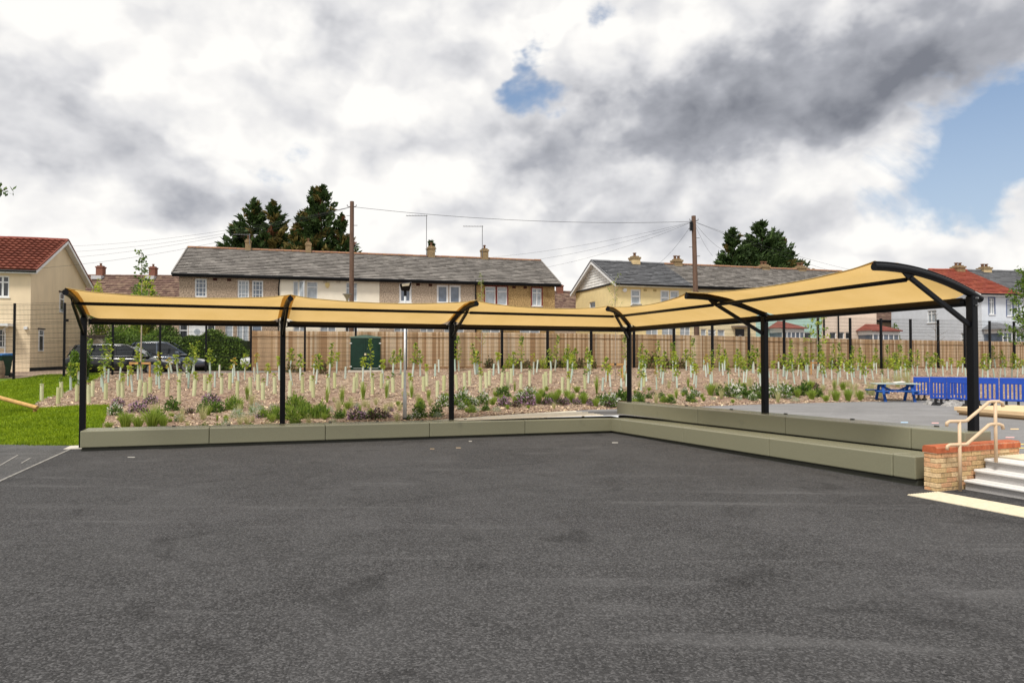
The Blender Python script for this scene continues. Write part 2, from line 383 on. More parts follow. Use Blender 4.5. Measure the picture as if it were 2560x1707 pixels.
def build_ground():
    # court
    mb = MB(); n = 24
    xs = np.linspace(-60, 60, n); ys = [-25, 0, 6, 12, 16, 20, 22.5]
    for i in range(n - 1):
        for j in range(len(ys) - 1):
            q = [(xs[i], ys[j]), (xs[i + 1], ys[j]), (xs[i + 1], ys[j + 1]), (xs[i], ys[j + 1])]
            mb.quad(*[(a, b, court_z(a, b)) for a, b in q])
    mb.build('court', M_COURT, kind='structure')
    # bank: mulch and lawn share one surface
    gr = MB(); mu = MB(); cols = list(range(-1400, 60, 60)) + list(range(60, 300, 6)) + list(range(300, 4000, 40)); rows = [i / 46 for i in range(-3, 47)]
    def pt(x, t):
        f, b = interp(x, TX, TF), interp(x, TX, TB); Y = f + (b + .15 - f) * t; X = (x - 1280) / 1707 * Y; return (X, Y, terr(X, Y))
    for i in range(len(cols) - 1):
        for j in range(len(rows) - 1):
            q = [pt(cols[i], rows[j]), pt(cols[i + 1], rows[j]), pt(cols[i + 1], rows[j + 1]), pt(cols[i], rows[j + 1])]
            c = sum((Vector(v) for v in q), Vector()) / 4; px, py = project(c)
            if rows[j] < 0 and cols[i] > 215: continue
            if inpoly(px, py) or px < -300: gr.quad(*[(v[0], v[1], v[2] + .012) for v in q])
            else: mu.quad(*q)
    gr.build('lawn', M_TURF, kind='structure'); mu.build('planting_bed', M_MULCH, kind='structure')
    # street level ground out to the horizon
    st = MB(); yy = [None, 1.2, 2.5, 4, 6, 12, 30, 90, 900]
    cs = list(range(-1400, 4000, 90))
    def pt2(x, dy):
        b = interp(x, TX, TB); Y = b + .1 if dy is None else b + .1 + dy
        X = (x - 1280) / 1707 * Y; return (X, Y, terr(X, Y) - .004)
    for i in range(len(cs) - 1):
        for j in range(len(yy) - 1):
            st.quad(pt2(cs[i], yy[j]), pt2(cs[i + 1], yy[j]), pt2(cs[i + 1], yy[j + 1]), pt2(cs[i], yy[j + 1]))
    st.build('street_ground', M_SOIL, kind='structure')
    # upper playground
    up = MB(); C = [(930, 17.55, -1.75, 17.9, -1.80), (1000, 17.9, -1.75, None, 0), (1280, 18.7, -1.72, None, 0), (1470, 19.5, -1.715, None, 0), (1560, 19.7, -1.71, None, 0), (1742, 17.25, -1.67, None, 0),
         (2000, 14.25, -1.635, None, 0), (2276, 12.05, -1.612, None, 0), (2412, 11.3, -1.607, None, 0), (2470, 11.25, -1.607, None, 0), (2500, 11.0, -1.607, None, 0), (2560, 10.6, -1.607, None, 0), (2656, 10.0, -1.607, None, 0), (2800, 9.2, -1.60, None, 0), (3400, 6.8, -1.6, None, 0), (4400, 5, -1.6, None, 0)]
    rowsu = [i / 10 for i in range(11)]
    def pu(c, t):
        x, y0, z0, y1, z1 = c
        if y1 is None: y1, z1 = interp(x, TX, TF) + .25, interp(x, TX, ZF) - .004
        Y = y0 + (y1 - y0) * t; return ((x - 1280) / 1707 * Y, Y, EYE + z0 + (z1 - z0) * t)
    global UP_C, up_pt; UP_C, up_pt = C, pu
    fp = MB()
    for i in range(len(C) - 1):
        m = 12 if C[i][0] < 1560 else 4
        for k in range(m):
            for a, b in zip(rowsu[:-1], rowsu[1:]):
                L_ = lambda t, r: tuple(u + (v - u) * t for u, v in zip(pu(C[i], r), pu(C[i + 1], r)))
                x = C[i][0] + (C[i + 1][0] - C[i][0]) * (k + .5) / m
                buff = x < 1420 or (x < 1600 and (a + b) / 2 < 1.0 - (x - 1420) / 95)
                (fp if buff else up).quad(L_(k / m, a), L_((k + 1) / m, a), L_((k + 1) / m, b), L_(k / m, b))
    up.build('playground', M_PLAY, kind='structure'); fp.build('footpath', mat('buff resin path', (.66, .60, .49), .9, var=.12, vscale=5, bump=.2, bscale=120), kind='structure')
build_ground()
from mathutils.bvhtree import BVHTree
_uv, _uf = [], []
for _n in ('playground', 'footpath'):
    _m = bpy.data.objects[_n].data; _k = len(_uv); _uv += [v.co.copy() for v in _m.vertices]; _uf += [tuple(i + _k for i in p.vertices) for p in _m.polygons]
UPT = BVHTree.FromPolygons(_uv, _uf)
def on_play(x, y):
    h = UPT.ray_cast(Vector((0, 0, EYE)), ray(x, y).normalized())
    return h[0] if h[0] else at(x, y, 22)
def play_z(X, Y):
    h = UPT.ray_cast(Vector((X, Y, 50)), Vector((0, 0, -1))); return h[0].z if h[0] else EYE - 1.75

def sheet(name, pts, m, dz, onf, parent=None, **kw):
    mb = MB(); mb.add([p + Vector((0, 0, dz)) for p in [onf(*q) for q in pts]], [tuple(range(len(pts)))[::-1]])
    me = mb.mesh(name, m); 
    bm = bmesh.new(); bm.from_mesh(me); bm.normal_update()
    for f in bm.faces:
        if f.normal.z < 0: f.normal_flip()
    bmesh.ops.triangulate(bm, faces=bm.faces); bm.to_mesh(me); bm.free()
    return link(name, me, parent, **kw)

# lighter asphalt path left of the court, with its edging line
n1 = Vector((.354, -.935, 0)); e1 = Vector((.935, .354, 0))
L0 = on_court(178, 1122)
sheet('path', [], None, 0, None) if False else None
mb = MB(); a = L0; b = L0 + n1 * 30; c = b - e1 * 60; d = L0 - e1 * 60 - n1 * 3; k = L0 - n1 * 6
for t0 in range(12):
    for s0 in range(9):
        q = [L0 - n1 * 6 + n1 * 36 * (t0 + i) / 12 - e1 * 60 * (s0 + j) / 9 for i, j in ((0, 0), (1, 0), (1, 1), (0, 1))]
        mb.quad(*[(v.x, v.y, court_z(v.x, v.y) + .004) for v in q][::-1])
mb.build('path', M_PATHA, kind='structure')
M_EDGE = mat('concrete edging', (.27, .26, .245), .9, var=.25, vscale=6)
mb = MB()
for i in range(60):
    p = L0 + n1 * (.02 + i * .5); q = L0 + n1 * (.5 + i * .5); w = e1 * .022
    h = lambda v: Vector((v.x, v.y, court_z(v.x, v.y)))
    mb.hexa([h(p - w), h(q - w), h(q + w), h(p + w)], [h(v) + Vector((0, 0, .009)) for v in (p - w, q - w, q + w, p + w)])
mb.build('path_edging', M_EDGE, kind='structure')
for i, (xa, ya, xb, yb) in enumerate([(0, 1164, 45, 1138), (54, 1158, 75, 1146)]):
    p, q = on_court(xa, ya), on_court(xb, yb); d = (q - p).normalized(); w = Vector((-d.y, d.x, 0)) * .015
    mb = MB(); mb.hexa([p - w, q - w, q + w, p + w], [v + Vector((0, 0, .011)) for v in (p - w, q - w, q + w, p + w)]); mb.build('path_joint', M_EDGE, kind='structure')
mb = MB(); p = on_court(190, 1121)
mb.hexa([p + e1 * a + n1 * b + Vector((0, 0, -.05)) for a, b in ((-.22, .12), (.35, .12), (.35, -.5), (-.22, -.5))], [p + e1 * a + n1 * b + Vector((0, 0, .014)) for a, b in ((-.22, .12), (.35, .12), (.35, -.5), (-.22, -.5))])
mb.build('post_footing', mat('pale concrete', (.52, .48, .42), .9), label='pale concrete pad around the foot of the leftmost canopy post', cat='concrete pad')

# ------------------------------------------------------------------ lawn blades
def lawn_blades():
    P = []
    while len(P) < 60000:
        X = random.uniform(-21, -7); Y = 16 + 15 * random.random() ** 1.25
        px, py = project((X, Y, terr(X, Y)))
        if px < -30 or not inpoly(px + random.gauss(0, 2.5), py + random.gauss(0, 1.5)): continue
        P.append(Vector((X, Y, terr(X, Y))))
    P = np.array([tuple(p) for p in P]); n = len(P)
    patch = .5 + .5 * np.sin(P[:, 0] * 2.1 + np.sin(P[:, 1] * 1.7)) * np.sin(P[:, 1] * 1.3 + P[:, 0] * .6)
    H = rng.uniform(.035, .075, n) * (1 + .7 * patch) ; D = np.stack([rng.normal(0, .45, n), rng.normal(0, .45, n), np.ones(n)], 1)
    D /= np.linalg.norm(D, axis=1, keepdims=True)
    V, F = leaf_arrays(P + D * H[:, None] * .45, D, H, rng.uniform(.018, .032, n))
    link('lawn_grass', np_mesh('lawn_grass', V, F, M_GRASS), label='bright green mown grass on the bank left of the planting bed', cat='grass', kind='stuff')
lawn_blades()

def mulch_chips():
    P = []
    for _ in range(30000):
        x = random.uniform(60, 2500); t = random.random() ** 1.5
        f, b = interp(x, TX, TF), interp(x, TX, TB); Y = f + (b - f) * t; X = (x - 1280) / 1707 * Y; z = terr(X, Y)
        px, py = project((X, Y, z))
        if inpoly(px, py): continue
        P.append((X, Y, z + .012))
    P = np.array(P); n = len(P)
    D = np.stack([rng.normal(0, 1, n), rng.normal(0, 1, n), rng.normal(0, .28, n)], 1); D /= np.linalg.norm(D, axis=1, keepdims=True)
    N = np.stack([rng.normal(0, .35, n), rng.normal(0, .35, n), np.ones(n)], 1); B = np.cross(N, D); B /= np.linalg.norm(B, axis=1, keepdims=True)
    L = rng.uniform(.04, .11, n)[:, None]; W = rng.uniform(.015, .034, n)[:, None]
    V = np.stack([P - D * L / 2 - B * W / 2, P + D * L / 2 - B * W / 2, P + D * L / 2 + B * W / 2, P - D * L / 2 + B * W / 2], 1).reshape(-1, 3)
    m = mat('bark chips', (.50, .36, .255), .9, var=.3, vscale=2, island=1.35, spec=.15)
    link('bark_mulch', np_mesh('bark_mulch', V, np.arange(4 * n).reshape(n, 4), m), label='loose brown bark chips covering the planting bed', cat='bark mulch', kind='stuff')
mulch_chips()

# ------------------------------------------------------------------ canopy
POST = [Vector(p) for p in ((-9.76, 15.55, 0), (-5.73, 17.07, 0), (-1.65, 18.61, 0), (3.53, 20.57, 0), (5.74, 15.51, 0), (7.60, 11.27, 0))]
ADIR = [Vector((.39, -.92, 0)).normalized()] * 3 + [Vector((-.43, -.9, 0)).normalized()] + [Vector((-.945, -.327, 0)).normalized()] * 2
ALEN = [2.02, 2.0, 2.0, 2.12, 2.07, 2.09]
BEAM = [.775, .785, .775, .78, .835, .885]
AOFF = [0, 0, 0, 0, .02, .11]
FOOT = [court_z(-9.76, 15.55), -.1, -.1, .1, .15, .2]
def canopy():
    root = empty('canopy', POST[0] + Vector((0, 0, FOOT[0])), 'long L-shaped sand-yellow fabric canopy on black cantilever posts over the benches', 'canopy')
    base = root.location.copy()
    def part(mb, name, m, **k): 
        o = mb.build(name, m, root, **k); o.location = -base; return o
    azo = lambda i: (lambda s: EYE + .903 + AOFF[i] + .384 * s - .0997 * s * s)
    for i in range(6):
        az = azo(i)
        P, D = POST[i], ADIR[i]; side = Vector((-D.y, D.x, 0)); bz = EYE + BEAM[i]
        w = .062
        mb = MB(); c = [P + D * a * w + side * b * w for a, b in ((-1, -1), (1, -1), (1, 1), (-1, 1))]
        zt = az(0) - .03
        if (c[1] - c[0]).cross(c[2] - c[1]).z < 0: c = c[::-1]
        mb.hexa([Vector((v.x, v.y, FOOT[i] - .05)) for v in c], [Vector((v.x, v.y, zt)) for v in c]); part(mb, 'post', M_BLACK, bevel=.012)
        mb = MB(); pts = [P + D * s + Vector((0, 0, az(s))) for s in np.linspace(-.2, ALEN[i], 18)]; mb.tube(pts, .06, 16); a = part(mb, 'arm', M_BLACK, smooth=True)
        es = a.modifiers.new('e', 'EDGE_SPLIT'); es.split_angle = R(50)
        mb = MB(); mb.tube([p + Vector((0, 0, .072)) for p in pts[1:]], .017, 6); part(mb, 'keder_rail', M_BLACK)
        mb = MB(); s1 = 1.22 * ALEN[i] / 1.9; p0 = P + D * .05 + Vector((0, 0, EYE + .50)); p1 = P + D * s1 + Vector((0, 0, az(s1) - .11)); mb.bar(p0, p1, .055, .075); part(mb, 'strut', M_BLACK, bevel=.008)
        mb = MB()                                     # gusset plate under the arm
        q = [P + D * (s1 - .16) + Vector((0, 0, az(s1 - .16) - .03)), P + D * (s1 + .06) + Vector((0, 0, az(s1) - .13)), P + D * (s1 + .2) + Vector((0, 0, az(s1 + .2) - .03))]
        mb.add([v + side * .012 for v in q] + [v - side * .012 for v in q], [(0, 1, 2), (5, 4, 3), (0, 3, 4, 1), (1, 4, 5, 2), (2, 5, 3, 0)]); part(mb, 'gusset', M_BLACK)
        for sg in (-1, 1):
            for dz in (-.06, .06):
                mb = MB(); mb.tube([P + side * (sg * .07) + D * .0 + Vector((0, 0, bz + dz)), P + side * (sg * .115) + Vector((0, 0, bz + dz))], .014, 6); part(mb, 'bolt', mat('zinc bolts', (.35, .36, .37), .4, metal=.7))
    for i in range(5):
        A, B = POST[i], POST[i + 1]; DA, DB = ADIR[i], ADIR[i + 1]
        d = (B - A).normalized(); za, zb = EYE + BEAM[i], EYE + BEAM[i + 1]
        mb = MB(); mb.tube([A + d * .1 + Vector((0, 0, za)), B - d * .1 + Vector((0, 0, zb))], .066, 14); part(mb, 'back_beam', M_BLACK, smooth=True)
        azA, azB = azo(i), azo(i + 1)
        sa, sb = 1.2 * ALEN[i] / 1.9, 1.2 * ALEN[i + 1] / 1.9
        pa = A + DA * sa + Vector((0, 0, azA(sa) - .13)); pb = B + DB * sb + Vector((0, 0, azB(sb) - .13)); dd = (pb - pa).normalized()
        mb = MB(); mb.tube([pa + dd * .09, pb - dd * .09], .036, 12); mb.tube([pa, pa + dd * .1], .016, 8); mb.tube([pb - dd * .1, pb], .016, 8); part(mb, 'purlin', M_BLACK, smooth=True)
        # fabric: tensioned between the arms, front edge a shallow catenary, back edge laced round the beam
        nu, ns = 40, 18; L = (B - A).length
        def fab(u, f, dz=0.):
            w = 4 * u * (1 - u); LA, LB = ALEN[i] - .03, ALEN[i + 1] - .03; pull = .13 * w * f ** 2
            s0, s1 = -.02 + f * (LA + .02) - pull, -.02 + f * (LB + .02) - pull
            p = (A + DA * s0 + Vector((0, 0, azA(s0)))).lerp(B + DB * s1 + Vector((0, 0, azB(s1))), u)
            back = (1 - f) ** 2.2
            p.z += .085 - .105 * w ** .8 * f - .012 * w
            # tension creases fanning out from the arm tips
            for e_, un in ((u, 1), (1 - u, -1)): p.z += .010 * math.exp(-e_ * 9) * math.sin(f * 26 + e_ * 34) * f
            zbeam = za + (zb - za) * u + .070; k = back * min(1, w * 4)
            p.z = p.z * (1 - k) + zbeam * k + dz; return p
        def cloth(name, us, fs, dz):
            V = [fab(u, f, dz) for f in fs for u in us]; n = len(us)
            F = [(r * n + c, r * n + c + 1, (r + 1) * n + c + 1, (r + 1) * n + c) for r in range(len(fs) - 1) for c in range(n - 1)]
            mb = MB(); mb.add(V, F); part(mb, name, M_FABRIC, smooth=True); return V
        US = [c / nu for c in range(nu + 1)]; FS = [r / ns for r in range(ns + 1)]
        V = cloth('fabric_panel', US, FS, 0)
        cloth('front_hem', US, [.962, .98, .999], -.006)
        hw = .13 / L; cloth('side_hem', [0, hw / 2, hw], FS, -.005); cloth('side_hem', [1 - hw, 1 - hw / 2, 1], FS, -.005)
        mb = MB(); mb.tube([p + Vector((0, 0, -.004)) for p in V[-(nu + 1):]], .011, 5); part(mb, 'edge_cable', mat('fabric hem', (.42, .29, .11), .8))
        # fabric pocket wrapped round the beam
        mb = MB(); g = A + d * .16 + Vector((0, 0, za + .012)); h = B - d * .16 + Vector((0, 0, zb + .012)); mb.tube([g, h], .071, 14); part(mb, 'beam_pocket', mat('dark fabric pocket', (.028, .020, .012), .8), smooth=True)
canopy()

# ------------------------------------------------------------------ benches
def bench(name, label, A, B, za, zb, face, depth, backdir, cuts, plinth, studs, pl_drop=None):
    """terraced seat: panels between the fractions in cuts"""
    A, B = Vector(A + (0,)), Vector(B + (0,)); d = (B - A); bk = backdir.normalized(); root = empty(name, A + Vector((0, 0, za - face - plinth)), label, 'bench'); base = root.location.copy()
    def pz(t, dep, dz): p = A + d * t + bk * dep; return Vector((p.x, p.y, za + (zb - za) * t + dz))
    g = .004 / d.length
    for i, (t0, t1) in enumerate(zip(cuts[:-1], cuts[1:])):
        mb = MB(); a, b = t0 + g, t1 - g
        mb.hexa([pz(a, 0, -face), pz(b, 0, -face), pz(b, depth, -face), pz(a, depth, -face)], [pz(a, 0, 0), pz(b, 0, 0), pz(b, depth, 0), pz(a, depth, 0)])
        o = mb.build('panel', M_BENCH, root, bevel=.02); o.location = -base
    mb = MB(); mb.hexa([pz(0.002, .07, -face - plinth - .06), pz(.998, .07, -face - plinth - .06), pz(.998, depth - .04, -face - plinth - .06), pz(0.002, depth - .04, -face - plinth - .06)],
                       [pz(0.002, .07, -face - .003), pz(.998, .07, -face - .003), pz(.998, depth - .04, -face - .003), pz(.002, depth - .04, -face - .003)])
    o = mb.build('plinth', M_PLINTH, root); o.location = -base
    mb = MB()
    mb.hexa([pz(0.001, .05, -face - plinth - .06), pz(.999, .05, -face - plinth - .06), pz(.999, .066, -face - plinth - .06), pz(0.001, .066, -face - plinth - .06)],
            [pz(0.001, .05, -face - plinth + .035), pz(.999, .05, -face - plinth + .035), pz(.999, .066, -face - plinth + .035), pz(.001, .066, -face - plinth + .035)])
    o = mb.build('kick_rail', M_PLINTH, root); o.location = -base  # rail takes the dark plinth colour to stand for shade under the seat
    n = int(d.length / studs)
    for i in range(n):
        t = (i + .5) / n; u = d.normalized() * .035; mb = MB(); c = pz(t, depth - .1, 0)
        mb.hexa([c - u - bk * .02, c + u - bk * .02, c + u + bk * .02, c - u + bk * .02], [v + Vector((0, 0, .022)) for v in (c - u - bk * .02, c + u - bk * .02, c + u + bk * .02, c - u + bk * .02)])
        o = mb.build('skate_stop', M_STUD, root); o.location = -base
    return root
bk1 = Vector((-.354, .935, 0)); bk2 = Vector((.93, .36, 0))
A0, A1 = (-9.42, 14.92), (2.84, 19.56)
def frac(px, A, B):
    a, b = Vector(A), Vector(B); k = (px - 1280) / 1706.7; d = b - a; return (k * a.y - a.x) / (d.x - k * d.y)
bench('bench', 'olive metal bench run facing the camera beneath the left canopy bays', A0, A1, EYE - 1.643, EYE - 1.787, .368, .70, bk1, [0] + [frac(x, A0, A1) for x in (525, 815, 1075, 1313)] + [1.03], .06, 1.15)
B0, B1 = (2.84, 19.56), (6.40, 10.86)
bench('bench', 'lower tier of the olive metal benches running to the brick wall', B0, B1, EYE - 1.787, EYE - 1.600, .368, .72, bk2, [-0.004] + [frac(x, B0, B1) for x in (1550, 1706, 1920, 2228)] + [1], .06, 50)
U0, U1 = (3.13, 20.45), (7.33, 11.06)
bench('bench', 'upper tier of the olive metal benches, raised behind the lower one', U0, U1, EYE - 1.378, EYE - 1.236, .375, .62, bk2, [0] + [frac(x, U0, U1) for x in (1583, 1743, 1961, 2274)] + [1], .07, 1.5)

# ------------------------------------------------------------------ brick wall, steps, handrail, tactile paving
W_ = Vector((.929, .37, 0)); D2 = Vector((.37, -.929, 0)); C0 = Vector((6.46, 10.42, 0))
def brick_wall():
    gz = court_z(6.46, 10.42) - .03; root = empty('brick_wall', C0 + Vector((0, 0, gz)), 'low yellow stock brick wall with rounded red coping beside the steps', 'brick wall'); root.rotation_euler = (0, 0, math.atan2(W_.y, W_.x))
    ln, th, ch = 1.93, .215, .075     # local x along wall, local y away from the steps (0..th)
    nc = 8
    mats = [mat('stock brick ' + str(i), c, .9, var=.22, vscale=22, bump=.5, bscale=60, dark=(dk, 9, .56, .74)) for i, (c, dk) in enumerate([((.62, .43, .22), (.40, .25, .11)), ((.68, .50, .29), (.48, .31, .17)), ((.56, .39, .19), (.26, .16, .09)), ((.62, .36, .20), (.56, .25, .10)), ((.52, .36, .19), (.15, .11, .07)), ((.64, .37, .20), (.64, .22, .07))])]
    mort = MB(); mort.box(.012, ln - .012, .012, th - .012, -.05, nc * ch + .004); mort.build('mortar_core', mat('lime mortar', (.44, .35, .22), .95, var=.2, vscale=20), root)
    def brick(x0, x1, y0, y1, z):
        jx = lambda: random.uniform(-.0025, .0025)
        mb = MB(); mb.box(x0 + .004 + jx(), x1 - .004 + jx(), y0 + jx(), y1 + jx(), z + .005, z + ch - .005 + jx()); mb.build('brick', random.choice(mats), root, bevel=.005)
    for c in range(nc):
        z = c * ch
        if c % 2 == 0:        # header end: stretchers start flush, two half bricks show on the end
            for y0, y1 in ((0, .105), (.111, th)): 
                x = 0.0
                first = True
                while x < ln - .02:
                    w = .225 if not first else .225
                    x1 = min(ln, x + w); brick(x, x1, y0, y1, z); x = x1; first = False
        else:
            brick(0, .105, 0, th, z); x = .108
            while x < ln - .02:
                x1 = min(ln, x + .225)
                for y0, y1 in ((0, .105), (.111, th)): brick(x, x1, y0, y1, z)
                x = x1
    # rounded red coping bricks on edge
    cm = [mat('red coping ' + str(i), c, .75, var=.18, vscale=14, bump=.2, bscale=80) for i, c in enumerate([(.42, .115, .05), (.47, .14, .065), (.38, .105, .05)])]
    zc = nc * ch + .004; x = -.012; k = 0
    prof = [(-.014, 0), (-.014, .07), (-.004, .095), (.02, .108), (th - .02, .108), (th + .004, .095), (th + .014, .07), (th + .014, 0)]
    while x < ln:
        w = .225 if k == 0 else .066
        x1 = min(ln + .012, x + w); mb = MB(); n = len(prof)
        mb.add([(x + .003, y, zc + z) for y, z in prof] + [(x1 - .003, y, zc + z) for y, z in prof], [tuple(range(n)), tuple(range(2 * n - 1, n - 1, -1))] + [(i, i + n, (i + 1) % n + n, (i + 1) % n) for i in range(n)])
        mb.build('coping_brick', random.choice(cm), root, bevel=.004); x = x1; k += 1
    mb = MB(); mb.box(-.008, ln + .008, -.008, th + .008, zc - .006, zc + .09); mb.build('coping_mortar', mat('coping mortar', (.52, .40, .28), .95), root)
brick_wall()

M_GRAN = mat('grey granite', (.40, .39, .385), .7, var=.45, vscale=160, bump=.1, bscale=200)
M_GRANL = mat('pale granite tread', (.68, .67, .65), .65, var=.12, vscale=120)
def steps():
    gz = court_z(6.7, 10.3); root = empty('steps', C0 + W_ * .54 + Vector((0, 0, gz)), 'short flight of pale granite steps beside the brick wall', 'steps'); base = root.location.copy()
    Z = [gz + .15 * i for i in range(4)]; off = [.55, .78, 1.02]; ln = 3.4
    def P(w, l, z): v = C0 + W_ * w + D2 * l; return Vector((v.x, v.y, z))
    for i in range(3):
        k = 0; l = .03
        while l < ln:
            l1 = min(ln, l + .92); far = 1.8 if i == 2 else off[i] + .36
            mb = MB(); a = off[i] + .03; mb.hexa([P(a, l1 - .003, Z[i] - .04), P(far, l1 - .003, Z[i] - .04), P(far, l + .003, Z[i] - .04), P(a, l + .003, Z[i] - .04)], [P(a, l1 - .003, Z[i + 1] - .045), P(far, l1 - .003, Z[i + 1] - .045), P(far, l + .003, Z[i + 1] - .045), P(a, l + .003, Z[i + 1] - .045)])
            o = mb.build('riser', M_GRAN, root, bevel=.004); o.location = -base
            far = 1.32 if i == 2 else off[i] + .34
            mb = MB(); a = off[i] - .012; mb.hexa([P(a, l1 - .003, Z[i + 1] - .044), P(far, l1 - .003, Z[i + 1] - .044), P(far, l + .003, Z[i + 1] - .044), P(a, l + .003, Z[i + 1] - .044)], [P(a, l1 - .003, Z[i + 1]), P(far, l1 - .003, Z[i + 1]), P(far, l + .003, Z[i + 1]), P(a, l + .003, Z[i + 1])])
            o = mb.build('tread', M_GRANL, root, bevel=.016); o.location = -base
            mb = MB(); c0, c1 = P(off[i] + .062, l + .003, Z[i + 1]), P(off[i] + .062, l1 - .003, Z[i + 1]); mb.bar(c0, c1, .006, .003); o = mb.build('grip_groove', M_STUD, root); o.location = -base
            l = l1
steps()

M_RAIL = mat('beige rail coat', (.62, .46, .31), .42, var=.06, vscale=6)
def handrail():
    p1 = Vector((6.80, 10.40, court_z(6.8, 10.4))); p2 = Vector((7.42, 10.50, EYE - 1.612))
    root = empty('handrail', p1, 'beige tubular steel handrail with two rails on the steps', 'handrail'); base = root.location.copy()
    def part(mb, n): o = mb.build(n, M_RAIL, root, smooth=True); o.location = -base
    # line of the rail in plan
    dd = Vector((p2.x - p1.x, p2.y - p1.y, 0)).normalized()
    def rail(zl, zr):
        a, b = Vector((p1.x, p1.y, EYE + zl)), Vector((p2.x, p2.y, EYE + zr))
        k1, k2 = a + dd * .115, b - dd * .10
        st = a - dd * .22
        pts = [st + Vector((0, 0, -.075)), st + Vector((0, 0, -.02)) + dd * .008, st + dd * .05, a, k1 - dd * .03, k1 + dd * .02 + Vector((0, 0, .01))]
        pts += [k1.lerp(k2, .1), k1.lerp(k2, .9), k2 - dd * .02 + Vector((0, 0, -.01)), k2 + dd * .03, b, b + dd * .06, b + dd * .12 + Vector((0, 0, -.02)), b + dd * .135 + Vector((0, 0, -.08))]
        mb = MB(); mb.tube(pts, .024, 12); part(mb, 'rail')
    rail(-.995, -.703); rail(-1.349, -1.049)
    for p, zt in ((p1, -.995), (p2, -.703)):
        mb = MB(); mb.tube([p + Vector((0, 0, -.02)), Vector((p.x, p.y, EYE + zt))], .024, 12); part(mb, 'post')
    mb = MB(); mb.tube([p1 + Vector((0, 0, -.004)), p1 + Vector((0, 0, .012))], .075, 16); o = mb.build('base_collar', mat('dark grout', (.04, .04, .042), .9), root); o.location = -base
handrail()

def tactile(name, label, org, wid, ln, zf, row0=0):
    root = empty(name, Vector((org.x, org.y, zf(org.x, org.y))), label, 'paving'); base = root.location.copy(); m = mat('buff tactile', (.64, .57, .43), .9, var=.1, vscale=12, bump=.15, bscale=150)
    nl = int(ln / .4); nw = max(1, round(wid / .4)); sw = wid / nw
    for i in range(nl):
        for j in range(nw):
            mb = MB(); c = lambda a, b, dz: (lambda v: Vector((v.x, v.y, zf(v.x, v.y) + dz)))(org + D2 * a + W_ * b)
            a0, a1, b0, b1 = i * .4 + .002, i * .4 + .398, j * sw + .002, (j + 1) * sw - .002
            mb.hexa([c(a1, b0, -.03), c(a1, b1, -.03), c(a0, b1, -.03), c(a0, b0, -.03)], [c(a1, b0, .010), c(a1, b1, .010), c(a0, b1, .010), c(a0, b0, .010)])
            for q in range(6):
                bb = b0 + (q + .5) * (b1 - b0) / 6
                mb.hexa([c(a1, bb - .012, .0095), c(a1, bb + .012, .0095), c(a0, bb + .012, .0095), c(a0, bb - .012, .0095)], [c(a1, bb - .008, .016), c(a1, bb + .008, .016), c(a0, bb + .008, .016), c(a0, bb - .008, .016)])
            o = mb.build('slab', m, root); o.location = -base
tactile('tactile_paving', 'strip of ribbed buff tactile slabs on the court before the steps', on_court(2268, 1237.5), .66, 3.4, court_z)
tactile('tactile_paving', 'strip of ribbed buff tactile slabs at the top of the steps', C0 + W_ * 1.36 + D2 * .03, .8, 3.2, lambda X, Y: EYE - 1.602)

# ------------------------------------------------------------------ mesh fence and close-boarded fence
MX = [-215, -90, 35, 160.5, 281.6, 400, 515, 627, 762, 889, 1015, 1138, 1255, 1369, 1478, 1585, 1685, 1781, 1872.5, 1960.5, 2045.4, 2126, 2203, 2277, 2346, 2412.5, 2475, 2536, 2594, 2650]
def fence_pt(x, back=0.): Y = interp(x, TX, TB) - .35 + back; return Vector(((x - 1280) / 1707 * Y, Y, 0))
def mesh_fence():
    P = [fence_pt(x) for x in MX]; Z = [terr(p.x, p.y) for p in P]
    H = [interp(x, [35, 627, 1300, 2276, 2560], [3.2, 3.0, 2.85, 3.02, 3.05]) for x in MX]
    root = empty('mesh_fence', P[0] + Vector((0, 0, Z[0])), 'tall black welded mesh fence on square posts along the back of the bed', 'fence'); base = root.location.copy()
    for i, p in enumerate(P):
        mb = MB(); w = .042 if MX[i] < 1100 else .058; mb.box(-w, w, -w, w, -.3, H[i] + .06); o = mb.build('post', M_BLACK, root, bevel=.006); o.location = p + Vector((0, 0, Z[i])) - base; o.rotation_euler = (0, 0, .35)
    wm = mat('fence wire', (.012, .013, .015), .5)
    for i in range(len(P) - 1):
        a, b = P[i] + Vector((0, 0, Z[i])), P[i + 1] + Vector((0, 0, Z[i + 1])); n = Vector((b.y - a.y, a.x - b.x, 0)).normalized() * .045; mb = MB()
        up = Vector((0, 0, 1)); h = (H[i] + H[i + 1]) / 2; nv = int((b - a).length / .05)
        nh = int(h / .2)
        for k in range(nh + 1):
            z = up * (.06 + (h - .08) * k / nh)
            mb.bar(a + z + n, b + z + n, .0105)
            if k in (nh // 4, nh // 2, 3 * nh // 4, nh): mb.bar(a + z + n + up * .07, b + z + n + up * .07, .0105)
        for k in range(1, nv):
            q = a.lerp(b, k / nv) + n * 1.18; w = .0032
            d = (b - a).normalized() * w; mb.quad(q - d + up * .03, q + d + up * .03, q + d + up * (h - .01), q - d + up * (h - .01))
        o = mb.build('wire_panel', wm, root); o.location = -base
mesh_fence()

